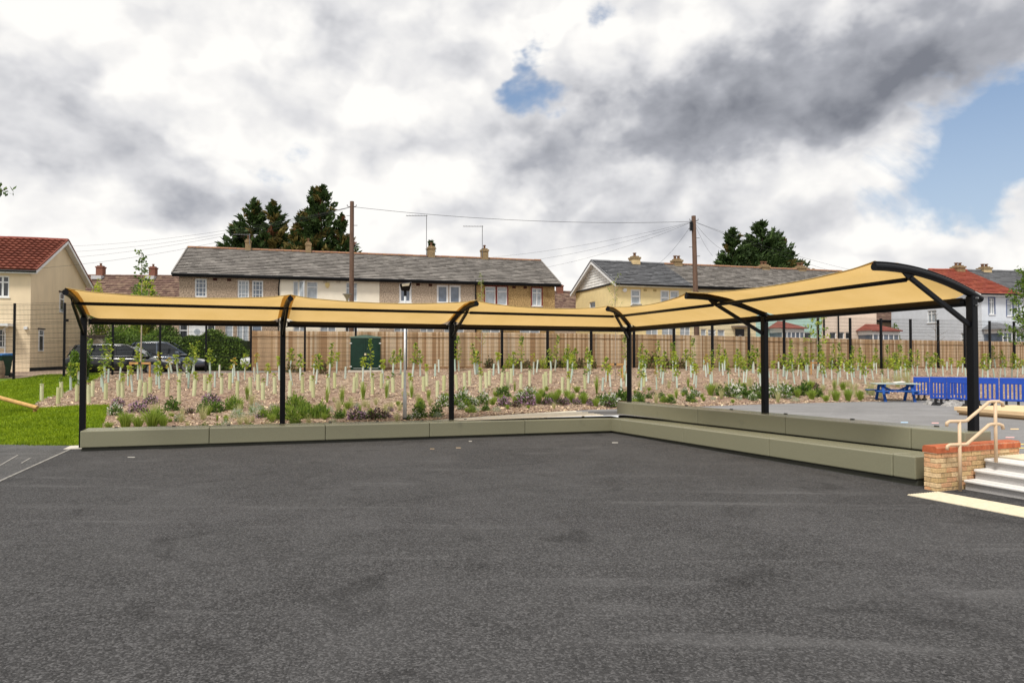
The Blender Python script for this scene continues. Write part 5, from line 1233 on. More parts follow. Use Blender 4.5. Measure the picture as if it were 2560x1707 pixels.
def guards():
    G = []
    for wide, L in ((True, WIDE), (False, THIN)):
        for x, y in L:
            far = y < 962
            leafy = rg.random() < ((.38 if wide else .72) if not far else .82)
            row = 'front' if y > 985 else ('middle' if y > 952 else 'back')
            G.append((x, y, wide, far, leafy, row))
    od = ordinals([((g[2], g[4], g[5], bay(g[0])), g[0]) for g in G], 0)
    for (x, y, wide, far, leafy, row), (o_, cnt) in zip(G, od):
            p = ground(x, y); b = bay(x)
            kind = ('leafy ' if leafy else 'bare ') + ('wide yellow-green' if wide else 'narrow pale')
            lab = '%s tree guard, %s%s row, %s' % (kind, '' if cnt == 1 else o_ + ' in ', row, bayref(x))
            root = empty('guarded_sapling', p, lab, 'tree guard', kind + ' guards ' + b)
            root.rotation_euler = (rg.gauss(0, .05), rg.gauss(0, .075), rg.uniform(0, 6.28)) if not wide else (rg.gauss(0, .03), rg.gauss(0, .035), rg.uniform(0, 6.28))
            h = rg.uniform(.56, .63) if wide else rg.uniform(.50, .66)
            o = link('guard_tube', rg.choice(GW if wide else GN), root); o.scale = (1, 1, h); o.location.z = -.02
            if not wide and rg.random() < .45:
                o = link('cane', CANE, root); o.location = (.045, 0, 0); o.scale = (1, 1, h + rg.uniform(.0, .12))
            if leafy:
                if wide: k = rg.choice([0, 0, 6, 1])
                else: k = rg.choice([1, 2, 3, 4, 2, 3, 5, 1]) if far else rg.choice([0, 1, 5, 6, 2, 1])
                o = link('sapling', SAPS[k], root); o.location.z = h - .03; o.scale = ((1.45, 1.45, 1.3) if far else (1.2,) * 3) if not wide else (1,) * 3; o.rotation_euler = (0, 0, rg.uniform(0, 6.28))
mb = MB(); mb.tube([(0, 0, -.05), (0, 0, 1)], .009, 5); CANE = mb.mesh('cane', mat('bamboo cane', (.50, .36, .18), .7))
guards()

# shrubs and grasses at the front of the bed ------------------------------------------
def dome(n, mats, wts, leaf, hz=.75, spike=0.):
    d = unit(n); d[:, 2] = np.abs(d[:, 2]); r = (.35 + .65 * rng.random(n) ** .6)[:, None]; lump = 1 + .22 * np.sin(d[:, :1] * 7 + 1) * np.cos(d[:, 1:2] * 6)
    c = d * r * lump * np.array([.46, .46, hz]); dr = d + rng.normal(size=(n, 3)) * .6 + np.array([0, 0, .3 + spike]); l = rng.uniform(*leaf, n)
    V, F = leaf_arrays(c, dr, l, l * (.5 if not spike else .16), .1); I = rng.choice(len(mats), n, p=wts)
    top = (r[:, 0] > .8)
    return V, F, I, top
def dome_mesh(n, mats, wts, leaf, hz=.75, spike=0., flower=None):
    V, F, I, top = dome(n, mats, wts, leaf, hz, spike)
    if flower is not None:
        fl = top & (rng.random(n) < flower[1]); I = np.where(fl, flower[0], I)
        mats = mats
    return np_mesh('shrub', V, F, mats, I)
def tuft_mesh(n, m, h, spread, w):
    a = rng.uniform(0, 6.28, n); s = rng.uniform(.05, 1, n); H = h * rng.uniform(.6, 1.05, n); parts = []
    base = np.stack([.12 * s * np.cos(a), .12 * s * np.sin(a), np.zeros(n)], 1); tip = np.stack([spread * s * np.cos(a), spread * s * np.sin(a), H], 1)
    midp = base * .5 + tip * .5 + np.stack([-.1 * spread * s * np.cos(a), -.1 * spread * s * np.sin(a), .12 * H], 1); side = np.stack([-np.sin(a), np.cos(a), np.zeros(n)], 1) * w
    ang = rng.uniform(0, 6.28, n); side = np.stack([np.cos(ang), np.sin(ang), np.zeros(n)], 1) * w
    V = np.stack([base - side * .5, base + side * .5, midp + side * .5, midp - side * .5, tip, tip + side * .05], 1).reshape(-1, 3); k = np.arange(n)[:, None] * 6
    F = np.concatenate([k + np.array([0, 1, 2, 3]), k + np.array([3, 2, 5, 4])]); return np_mesh('grass_clump', V, F, m)
PL = {
    'green': ('rounded dark green shrub', 'shrub', [dome_mesh(420, [G_DARK, G_MID], [.7, .3], (.10, .2)) for _ in range(3)]),
    'heather': ('purple flowering heather clump', 'heather', [dome_mesh(480, [G_PLUM, G_DARK, G_PURP], [.55, .35, .10], (.07, .14), .6, 0, (2, .62)) for _ in range(3)]),
    'plum': ('dark plum-leaved low shrub', 'shrub', [dome_mesh(330, [G_PLUM, G_DARK, G_PURP], [.6, .34, .06], (.08, .16), .6) for _ in range(2)]),
    'silver': ('silvery grey-green cushion plant', 'shrub', [dome_mesh(480, [G_SILV, G_MID], [.72, .28], (.09, .17), .6, .4) for _ in range(2)]),
    'white': ('green shrub dotted with white blossom', 'shrub', [dome_mesh(460, [G_DARK, G_MID, G_WHITE], [.50, .42, .08], (.09, .18), .8, 0, (2, .40)) for _ in range(3)]),
    'tuft': ('low tuft of green grass', 'grass clump', [tuft_mesh(150, G_STRAP, .8, .5, .035), tuft_mesh(150, G_STRAP, .7, .55, .035)]),
    'grass': ('spreading clump of strap-leaved grass', 'grass clump', [tuft_mesh(190, G_STRAP, .95, .5, .03), tuft_mesh(190, G_STRAP, .85, .55, .03)]),
    'lav': ('feathery green lavender clump', 'shrub', [dome_mesh(620, [G_STRAP, G_MID, G_DARK], [.45, .4, .15], (.16, .34), .8, 1.1) for _ in range(2)]),
    'tall': ('tall upright yellow-green grass', 'grass clump', [tuft_mesh(70, G_STRAP, 2.6, .55, .05), tuft_mesh(60, G_STRAP, 2.9, .7, .05)]),
    'wisp': ('wispy pale straw-green grass', 'grass clump', [tuft_mesh(75, G_WISP, 1.3, .6, .018), tuft_mesh(75, G_WISP, 1.1, .7, .018)]),
    'whip': ('scruffy brown-green hedging whip by the fence', 'shrub', [dome_mesh(260, [G_BRN, G_DARK, G_PLUM], [.6, .25, .15], (.10, .22), .9) for _ in range(3)]),
    'lime': ('bright lime-green young shrub by the fence', 'shrub', [dome_mesh(260, [G_LIME, G_MID], [.75, .25], (.10, .2), 1.0) for _ in range(2)]),
}
PLANTS = [('white', 288, 1037, 34), ('heather', 295, 1015, 30), ('heather', 343, 1029, 40), ('heather', 377, 1009, 34), ('plum', 366, 1037, 24), ('green', 430, 1026, 34), ('tuft', 430, 1043, 14), ('plum', 475, 1033, 22), ('green', 513, 1029, 36), ('green', 541, 1029, 38), ('heather', 527, 1004, 40), ('lav', 584, 1022, 38), ('silver', 593, 1044, 34), ('tuft', 565, 1051, 16), ('silver', 642, 1036, 44), ('wisp', 630, 1012, 26), ('tall', 618, 1000, 14), ('silver', 683, 1025, 26), ('lav', 688, 1048, 34), ('lav', 732, 1048, 38), ('lav', 738, 1021, 42), ('lav', 769, 1044, 38), ('lav', 803, 1044, 38), ('silver', 822, 1030, 24), ('lav', 762, 1026, 30),
    ('grass', 313, 1071, 42), ('grass', 381, 1069, 52), ('grass', 345, 1070, 36), ('tuft', 272, 1071, 26), ('grass', 408, 1068, 30), ('tuft', 328, 1045, 18), ('wisp', 506, 1050, 30), ('tuft', 564, 1054, 14), ('wisp', 454, 1055, 24), ('wisp', 388, 1045, 30), ('tuft', 296, 1050, 10), ('wisp', 600, 1062, 22), ('lav', 395, 1058, 34),
    ('green', 848, 1045, 26), ('heather', 890, 1047, 44), ('plum', 908, 1046, 28), ('plum', 942, 1046, 44), ('heather', 965, 1043, 26), ('green', 1048, 1042, 34), ('green', 1089, 1039, 32), ('white', 1108, 1015, 34), ('white', 1157, 1012, 46), ('white', 1184, 1014, 26), ('white', 1208, 1009, 34), ('silver', 1192, 1028, 22), ('silver', 1241, 1028, 20), ('tall', 855, 1012, 14), ('tall', 908, 1000, 14), ('tall', 966, 995, 13), ('tall', 1029, 994, 12), ('tall', 818, 1006, 13), ('tall', 1071, 1003, 12), ('wisp', 877, 1020, 20), ('wisp', 912, 1018, 20), ('wisp', 977, 1023, 18), ('wisp', 999, 1026, 16), ('wisp', 1045, 1006, 20), ('wisp', 845, 1025, 18), ('wisp', 940, 1012, 18), ('wisp', 1075, 1015, 18), ('tuft', 1166, 1030, 12),
    ('green', 1259, 990, 34), ('heather', 1261, 1014, 34), ('white', 1323, 996, 38), ('heather', 1316, 1011, 46), ('plum', 1290, 1017, 26), ('white', 1296, 1004, 24), ('grass', 1346, 1009, 26), ('heather', 1371, 1010, 28), ('grass', 1390, 1008, 30), ('plum', 1400, 1011, 26), ('heather', 1413, 1010, 24), ('grass', 1428, 1007, 26), ('heather', 1442, 1010, 22), ('grass', 1458, 1009, 30), ('green', 1361, 993, 15), ('green', 1458, 992, 17), ('plum', 1474, 1008, 22), ('plum', 1356, 1010, 22), ('tuft', 1232, 1012, 22), ('wisp', 1385, 1022, 14),
    ('white', 1523, 1015, 44), ('green', 1500, 1006, 26), ('green', 1552, 1002, 32), ('tall', 1492, 985, 13), ('green', 1597, 1004, 28), ('white', 1583, 1008, 20),
    ('green', 1622, 995, 17), ('green', 1654, 994, 17), ('green', 1678, 1007, 20), ('tall', 1691, 996, 9), ('green', 1713, 987, 13), ('plum', 1743, 984, 13), ('plum', 1632, 986, 14), ('tuft', 1731, 1006, 13), ('tuft', 1759, 1002, 13), ('grass', 1777, 988, 30), ('green', 1801, 989, 28), ('white', 1828, 992, 38), ('white', 1848, 985, 32), ('green', 1864, 995, 30), ('tuft', 1883, 998, 22), ('white', 1890, 988, 32), ('green', 1899, 996, 26), ('wisp', 1795, 975, 20), ('wisp', 1875, 972, 22), ('wisp', 1838, 976, 20),
    ('white', 1931, 994, 32), ('white', 1960, 994, 36), ('green', 1982, 988, 32), ('grass', 1994, 993, 22), ('green', 2011, 988, 36), ('grass', 2029, 998, 28), ('green', 2044, 992, 26), ('tuft', 2065, 1003, 22), ('grass', 2090, 1002, 28), ('grass', 2120, 1002, 28), ('grass', 2150, 1000, 24), ('wisp', 2128, 975, 14), ('plum', 2153, 983, 10), ('wisp', 2179, 988, 30), ('wisp', 2215, 975, 30), ('wisp', 2245, 968, 30), ('wisp', 2200, 992, 24), ('wisp', 2268, 965, 28),
    ('whip', 727, 930, 24), ('whip', 803, 934, 30), ('whip', 748, 932, 16), ('whip', 964, 918, 26), ('whip', 1000, 922, 22), ('whip', 1032, 920, 40), ('whip', 1070, 921, 30), ('whip', 1113, 921, 30), ('whip', 1225, 920, 26), ('whip', 1242, 919, 22), ('lime', 1272, 921, 26), ('whip', 1296, 921, 24), ('whip', 1316, 921, 22), ('whip', 1340, 921, 20), ('lime', 1357, 921, 24), ('whip', 1376, 920, 22), ('whip', 1396, 919, 22), ('lime', 1420, 920, 38), ('whip', 1452, 920, 26), ('whip', 1480, 921, 22), ('whip', 1608, 920, 20), ('whip', 1632, 921, 36), ('whip', 1668, 921, 28), ('whip', 1703, 921, 26), ('whip', 1735, 921, 18), ('lime', 1810, 922, 26), ('lime', 1850, 921, 30), ('whip', 1880, 922, 20), ('lime', 1890, 918, 22), ('whip', 1955, 922, 24), ('whip', 1980, 923, 26), ('whip', 2006, 922, 26), ('whip', 2086, 921, 26), ('whip', 2120, 921, 20), ('lime', 2200, 920, 26), ('lime', 2235, 922, 34), ('lime', 2262, 920, 26), ('lime', 2290, 916, 26), ('lime', 2400, 915, 26), ('lime', 2360, 917, 22), ('lime', 2480, 914, 26), ('lime', 2505, 916, 24)]
def extra_growth():
    rg = random.Random(77); L = []
    x = 300
    while x < 2190:
        p = (x - 1280) / 1707 * interp(x, TX, TF); yf = 889 - 1707 * interp(x, TX, ZF) / interp(x, TX, TF)
        k = rg.choices(['wisp', 'tuft', 'lav', 'plum', 'green', 'silver', 'grass', 'heather', 'white'], [.27, .18, .12, .08, .09, .07, .09, .05, .05])[0]
        if 1160 < x < 1480 and k == 'wisp': k = 'grass'
        L.append((k, x, yf - rg.uniform(4, 52) * (17. / interp(x, TX, TF)) ** .5, rg.uniform(12, 26))); x += rg.uniform(9, 24)
    for _ in range(70):
        x = rg.uniform(300, 2180); yf = 889 - 1707 * interp(x, TX, ZF) / interp(x, TX, TF)
        L.append((rg.choice(['wisp', 'tuft', 'wisp', 'tall', 'grass']) , x, yf - rg.uniform(30, 75) * (17. / interp(x, TX, TF)), rg.uniform(9, 17)))
    L = [(k, x, y, w * .7 if k == 'tall' else w) for k, x, y, w in L]
    return L
PLANTS += extra_growth()
def plants():
    rg = random.Random(5)
    od = ordinals([((k, bay(x)), x) for k, x, y, w in PLANTS], 0)
    for (k, x, y, w), (o_, cnt) in zip(PLANTS, od):
        desc, cat, meshes = PL[k]; p = ground(x, y); s = w / 1707 * p.y
        o = link({'shrub': 'shrub', 'heather': 'heather_clump', 'grass clump': 'grass_clump'}[cat], rg.choice(meshes), None, loc=p - Vector((0, 0, .02)), rot=(0, 0, rg.uniform(0, 6.28)))
        o.scale = (s * 1.27, s * 1.27, s * rg.uniform(1.1, 1.35))
        tag(o, '%s, %s%s' % (desc, '' if cnt == 1 else o_ + ' ', bayref(x)), cat, '%s plants %s' % (k, bay(x)))
plants()

# ------------------------------------------------------------------ street furniture and loose things
def lamp_post():
    b = ground(1012, 1049); H = at(1012, 738, b.y).z - b.z; root = empty('lamp_post', b, 'galvanised lamp post with black LED head in the middle of the bed edge', 'lamp post'); m = mat('galvanised steel', (.50, .52, .54), .45, metal=.35, var=.12, vscale=6)
    hb = at(1012, 984, b.y).z - b.z
    mb = MB(); mb.tube([(0, 0, -.1), (0, 0, hb), (0, 0, hb + .07), (0, 0, H)], [.052, .052, .034, .032], 14); mb.build('column', m, root, smooth=True)
    mb = MB(); mb.tube([(0, 0, .0), (0, 0, .06)], .056, 14); mb.build('base_band', M_STUD, root)
    mb = MB(); mb.tube([(0, 0, H - .02), (0, 0, H + .14)], [.04, .04], 10); mb.build('spigot', M_BLACK, root)
    z = H + .12; mb = MB(); mb.hexa([(-.10, -.10, z), (.13, -.10, z - .0), (.10, .12, z), (-.07, .12, z)], [(-.13, -.16, z + .17), (.19, -.16, z + .21), (.16, .12, z + .25), (-.05, .12, z + .23)]); hd = mb.build('lamp_head', M_BLACK, root, bevel=.012)
    mb = MB(); mb.hexa([(-.055, -.152, z + .105), (.125, -.152, z + .125), (.125, -.150, z + .127), (-.055, -.150, z + .107)], [(-.065, -.172, z + .165), (.15, -.172, z + .195), (.15, -.16, z + .197), (-.065, -.16, z + .167)]); mb.build('lens', mat('led lens', (.60, .56, .46), .4), hd)
lamp_post()
def cone_lamp():
    p = at(868, 737, 34); root = empty('street_lamp', Vector((p.x, p.y, GZ)), 'street lamp with inverted cone lantern beside the left telegraph pole', 'street lamp'); h = p.z - GZ
    mb = MB(); mb.tube([(0, 0, 0), (0, 0, h - .3)], [.06, .04], 8); mb.build('column', M_BLACK, root)
    mb = MB(); mb.tube([(0, 0, h - .30), (0, 0, h - .2), (0, 0, h)], [.05, .07, .19], 14); mb.build('lantern', mat('cone lantern', (.42, .37, .24), .5), root)
    mb = MB(); mb.tube([(0, 0, h), (0, 0, h + .05)], [.24, .22], 14); mb.build('lid', mat('lantern lid', (.13, .12, .10), .7), root)
cone_lamp()
M_POLE = mat('creosoted pole', (.135, .085, .062), .95, var=.3, vscale=5, stretch=(4, 4, .3), bump=.3)
def tele_pole(px, ytop, Y, lean, label, r0, box=False):
    t = at(px, ytop, Y); root = empty('telegraph_pole', Vector((t.x + lean, Y, GZ)), label, 'telegraph pole'); h = t.z - GZ
    mb = MB(); P = lambda z: Vector((-lean * z / h, 0, z)); mb.tube([P(-.2), P(h * .5), P(h)], [r0, r0 * .9, r0 * .78], 12); mb.build('pole', M_POLE, root)
    st = mat('step iron', (.05, .04, .035), .7)
    for k in range(9):
        z = h - .75 - k * .52; sg = 1 if k % 2 else -1; p = P(z); mb = MB(); mb.tube([p, p + Vector((sg * (r0 + .16), 0, 0))], .014, 5); mb.build('step_iron', st, root)
    for sg in (-1, 1): mb = MB(); p = P(h - .32); mb.tube([p, p + Vector((sg * .24, -.05, .06)), p + Vector((sg * .24, -.05, .14))], .02, 6); mb.build('insulator', st, root)
    if box: mb = MB(); p = P(h - .8); mb.box(p.x - .24, p.x - .1, -.16, .06, p.z - .05, p.z + .45); mb.build('junction_box', M_BLACK, root)
    return t
T1 = tele_pole(880, 504, 36, 0, 'brown timber telegraph pole in front of the cream house', .135)
T2 = tele_pole(1734, 540, 39, .18, 'brown timber telegraph pole in front of the yellow row', .155, True)
M_WIRE = mat('wire', (.03, .03, .035), .6)
def wire(a, b, sag, label, r=.0065):
    mb = MB(); n = 16; mb.tube([a.lerp(b, k / n) - Vector((0, 0, sag * 4 * (k / n) * (1 - k / n))) for k in range(n + 1)], r, 4)
    o = mb.build('overhead_wire', M_WIRE); tag(o, label, 'wire', 'overhead wires')
w1, w2 = T1 - Vector((0, 0, .28)), T2 - Vector((0, 0, .32))
wire(w1, w2, .35, 'overhead wire strung between the two telegraph poles', .012)
for k, (x, y, Y, lab) in enumerate([(110, 617, 52, 'topmost overhead wire running left from the left pole behind the conifers'), (120, 632, 50, 'second overhead wire running left from the left pole'), (100, 649, 48, 'third overhead wire running left from the left pole'), (82, 672, 35, 'lowest overhead wire, reaching the eave of the tan house')]): wire(w1, at(x, y, Y), .5, lab)
for x, y, Y, lab in [(1232, 643, 46, 'upper overhead wire from the right pole to the long terrace'), (1322, 652, 46, 'middle overhead wire from the right pole to the long terrace'), (1368, 668, 44, 'lower overhead wire from the right pole to the end of the terrace'), (1640, 664, 45, 'steep overhead wire from the right pole to the slate roof')]: wire(w2, at(x, y, Y), .25, lab)
for x, y, Y, lab in [(2150, 680, 50, 'upper overhead wire running right past the conifers'), (2125, 690, 50, 'lower overhead wire running right past the conifers'), (1812, 628, 47, 'short overhead wire from the right pole into the conifers'), (1782, 640, 47, 'steepest overhead wire from the right pole down to the right')]: wire(w2, at(x, y, Y), .2, lab)

def cabinet():
    b = ground(914, 929); Y = b.y - .05; sc = Y / 1707; w = 74 * sc; h = 87 * sc; root = empty('utility_cabinet', Vector((b.x, Y, b.z)), 'dark green two-door utility cabinet in front of the board fence', 'cabinet', rz=R(7)); m = mat('green gloss paint', (.0045, .026, .016), .16, var=.25, vscale=3, spec=.35)
    mb = MB(); mb.box(-w / 2 - .1, w / 2 + .16, -.1, .75, -.2, .07); mb.build('concrete_base', MATS['pale concrete'], root)
    mb = MB(); mb.box(-w / 2, w / 2, .02, .62, .06, h); mb.build('body', m, root, bevel=.01)
    mb = MB(); mb.add([(-w / 2 - .04, -.03, h), (w / 2 + .04, -.03, h), (w / 2 + .04, .66, h), (-w / 2 - .04, .66, h), (0, -.03, h + .10), (0, .66, h + .10), (-w / 2 - .04, -.03, h - .05), (w / 2 + .04, -.03, h - .05)], [(0, 1, 4), (2, 3, 5), (0, 4, 5, 3), (1, 2, 5, 4), (6, 7, 1, 0), (3, 2, 1, 0)]); mb.build('roof', mat('cabinet roof', (.10, .16, .13), .5), root)
    for sg in (-1, 1):
        x0, x1 = (-w / 2 + .02, -.006) if sg < 0 else (.006, w / 2 - .02); mb = MB(); mb.box(x0, x1, -.005, .025, .10, h - .04); d = mb.build('door', m, root, bevel=.008)
        mb = MB(); mb.box(x0 + .09, x1 - .09, -.018, -.002, .22, h - .16); mb.build('raised_panel', m, d, bevel=.012)
        for z in (.22, h - .32):
            xh = x0 if sg < 0 else x1; mb = MB(); mb.box(xh - .05, xh + .05, -.03, -.006, z, z + .05); mb.build('hinge', mat('pale hinge', (.55, .58, .56), .5), d)
        mb = MB(); mb.box(x0 + .12, x1 - .08, -.012, -.003, .155, .17); mb.build('vent_slot', MATS['pale hinge'], d)
    mb = MB(); mb.box(-.05, .04, -.05, -.005, h * .47, h * .53); mb.build('padlock', mat('brass lock', (.55, .48, .32), .4), root)
cabinet()

def picnic_table():
    b = on_play(2238, 1003); root = empty('picnic_table', b, 'blue wooden picnic table with pale top at the edge of the bed', 'picnic table', rz=R(-9)); m = mat('blue table paint', (.018, .085, .33), .5, var=.2, vscale=6); t = mat('worn table top', (.34, .40, .36), .7, var=.25, vscale=5, stretch=(.3, 4, 1))
    L = 1.7
    for k in range(5): mb = MB(); y = -.36 + k * .148; mb.box(-L / 2, L / 2, y, y + .138, .70, .738); mb.build('top_plank', t, root, bevel=.005)
    for sg in (-1, 1):
        for k in range(2): mb = MB(); y = sg * .62 - .14 + k * .145; mb.box(-L / 2 - .06, L / 2 + .06, y, y + .136, .42, .458); mb.build('seat_plank', m, root, bevel=.005)
    for x in (-.55, .55):
        for sg in (-1, 1): mb = MB(); mb.bar((x, sg * .52, 0), (x, sg * .16, .70), .05, .10, up=(1, 0, 0)); mb.build('leg', m, root)
        mb = MB(); mb.bar((x + .05, -.76, .385), (x + .05, .76, .385), .045, .09); mb.build('seat_bearer', m, root)
        mb = MB(); mb.bar((x + .05, -.36, .66), (x + .05, .36, .66), .045, .08); mb.build('top_bearer', m, root)
        mb = MB(); mb.bar((x, 0, .64), (x * .12, 0, .40), .04, .08); mb.build('brace', m, root)
    for k, (x, y, a, w, l) in enumerate(((-.05, .05, .2, .30, .42), (.18, .02, -.15, .28, .38))):
        mb = MB(); mb.box(-l / 2, l / 2, -w / 2, w / 2, 0, .012 + .01 * k); p = root.location + Vector((x, y, .745 + .03 * k)); mb.build('board_sheet', mat('white board', (.72, .70, .66), .6), loc=p, rot=(R(2), R(5 - 9 * k), a), label=['white board lying flat on the picnic table, lower of two', 'white board lying askew on the picnic table, upper of two'][k], cat='board')
picnic_table()

M_BARR = mat('blue barrier plastic', (.010, .062, .40), .38, var=.12, vscale=3, spec=.5)
def barrier(p, qv, label, h=1.0):
    d = qv - p; L = d.length - .03; root = empty('road_barrier', p, label, 'barrier', 'blue plastic barriers', rz=math.atan2(d.y, d.x))
    mb = MB(); mb.box(0, L, -.03, .03, h - .22, h); mb.build('top_band', M_BARR, root, bevel=.015)
    mb = MB(); mb.box(0, L, -.025, .025, .24, .31); mb.build('bottom_rail', M_BARR, root, bevel=.01)
    for x in (0, L - .09): mb = MB(); mb.box(x, x + .09, -.035, .035, .24, h - .215); mb.build('end_post', M_BARR, root, bevel=.01)
    n = max(3, int((L - .2) / .115))
    for k in range(n): x = .12 + (L - .24) * (k + .5) / n; mb = MB(); mb.box(x - .028, x + .028, -.02, .02, .30, h - .21); mb.build('slat', M_BARR, root, bevel=.008)
    for x in (.12, L - .25): mb = MB(); mb.hexa([(x, -.22, 0), (x + .13, -.22, 0), (x + .13, .22, 0), (x, .22, 0)], [(x + .02, -.12, .11), (x + .11, -.12, .11), (x + .11, .12, .11), (x + .02, .12, .11)]); f = mb.build('foot', mat('rubber foot', (.02, .02, .021), .9), root); mb = MB(); mb.box(x + .03, x + .1, -.03, .03, .11, .25); mb.build('foot_stem', MATS['rubber foot'], f)
bp = [on_play(x, y) for x, y in ((2326, 1012), (2369, 1014), (2432, 1017), (2500, 1019.5), (2566, 1022), (2640, 1026))]
for i, lab in enumerate(['blue plastic barrier at the left end of the front row', 'blue plastic barrier, second in the front row from the picnic table', 'blue plastic barrier hidden partly by the rightmost canopy post', 'blue plastic barrier in the front row at the right edge', 'blue plastic barrier in the front row running out of frame']): barrier(bp[i], bp[i + 1], lab, 1.04)
bq = [on_play(x, y) for x, y in ((2284, 1001), (2326, 1001.5), (2386, 1002), (2448, 1002.5))]
for i, lab in enumerate(['blue plastic barrier just right of the picnic table, back row', 'blue plastic barrier in the middle of the back row', 'blue plastic barrier at the right end of the back row']): barrier(bq[i], bq[i + 1], lab, .98)
for (x0, x1, y, lab) in ((2330, 2362, 1013, 'grey rubble heap under the left front barrier'), (2375, 2428, 1017, 'grey rubble strip under the second front barrier')):
    a, b = on_play(x0, y), on_play(x1, y); mb = MB(); n = 12; V = []; F = []
    for i in range(n + 1):
        for j in range(7):
            t = i / n; p = a.lerp(b, t); hgt = .22 * math.sin(math.pi * t) ** .5 * math.sin(math.pi * j / 6) * (1 + random.uniform(-.3, .3)); V.append((p.x, p.y + .12 + j * .09, p.z + hgt - .01))
    for i in range(n):
        for j in range(6): k = i * 7 + j; F.append((k, k + 7, k + 8, k + 1))
    mb.add(V, F); mb.build('rubble_heap', mat('rubble', (.30, .29, .28), .95, var=.5, vscale=14, bump=.8, bscale=30), label=lab, cat='rubble')

def deck():
    a, b = on_play(2391, 1036.5), on_play(2640, 1056); d = (b - a); d.z = 0; d.normalize(); n = Vector((-d.y, d.x, 0)); root = empty('timber_deck', a, 'low pale timber deck behind the rightmost canopy post', 'deck', rz=math.atan2(d.y, d.x)); m = [mat('deck timber ' + str(i), c, .8, var=.16, vscale=4, stretch=(.4, 5, 5), dark=((.42, .23, .09), 3, .66, .85)) for i, c in enumerate([(.68, .49, .29), (.72, .53, .33), (.63, .44, .25)])]
    L = 4.6
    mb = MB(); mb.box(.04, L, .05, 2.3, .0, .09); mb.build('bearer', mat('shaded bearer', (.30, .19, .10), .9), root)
    mb = MB(); mb.box(.02, L, .0, .10, .07, .125); mb.build('lower_sleeper', m[2], root, bevel=.006)
    mb = MB(); mb.box(-.03, L, -.05, .0, .13, .235); mb.build('edge_board', m[0], root, bevel=.006)
    for k in range(16): mb = MB(); y = .004 + k * .146; mb.box(-.02, L, y, y + .14, .20, .236); mb.build('deck_board', m[k % 3], root, bevel=.004)
deck()

def log():
    e = ground(93, 1032); A = e + Vector((0, 0, .155)); B = at(-90, 970, A.y + .3); root = empty('balance_log', e, 'round timber balance log sloping over the grass at the left edge', 'log'); m = mat('peeled log', (.50, .30, .11), .7, var=.22, vscale=9, stretch=(1, 1, 1), dark=((.30, .15, .05), 3, .6, .8)); e0 = Vector(e)
    mb = MB(); mb.tube([A - e0, B - e0], .062, 14); mb.build('log', m, root, smooth=False)
    for t in (.04, .9): p = A.lerp(B, t) - e0; mb = MB(); mb.tube([Vector((p.x, p.y + .03, -.2)), Vector((p.x, p.y + .03, p.z - .03))], .05, 10); mb.build('support_post', mat('weathered support', (.30, .16, .06), .85), root)
log()

def bin_and_pot():
    p = at(9, 938, 30.4); gz = terr(p.x, p.y); root = empty('wheelie_bin', Vector((p.x - .12, p.y, gz)), 'dark green wheelie bin with blue lid behind the mesh at far left', 'bin'); m = mat('bin green', (.012, .05, .028), .5)
    mb = MB(); mb.hexa([(-.22, -.26, .05), (.22, -.26, .05), (.22, .26, .05), (-.22, .26, .05)], [(-.29, -.34, .95), (.29, -.34, .95), (.29, .34, .95), (-.29, .34, .95)]); mb.build('body', m, root, bevel=.02)
    mb = MB(); mb.hexa([(-.31, -.37, .95), (.31, -.37, .95), (.31, .38, .95), (-.31, .38, .95)], [(-.29, -.34, 1.03), (.29, -.34, 1.03), (.29, .36, 1.07), (-.29, .36, 1.07)]); mb.build('lid', mat('bin blue', (.045, .17, .42), .5), root, bevel=.015)
    for sg in (-1, 1): mb = MB(); mb.tube([(sg * .2, .27, .1), (sg * .26, .27, .1)], .1, 12); mb.build('wheel', M_STUD, root)
    p = at(-1, 938, 29.9); gz = terr(p.x, p.y); mb = MB(); mb.tube([(0, 0, 0), (0, 0, .25), (0, 0, .5), (0, 0, .75)], [.17, .2, .19, .13], 14); mb.build('garden_pot', mat('weathered pot', (.30, .21, .15), .9, var=.3), loc=Vector((p.x, p.y, gz)), label='weathered brown tall pot in front of the wheelie bin', cat='pot')
bin_and_pot()

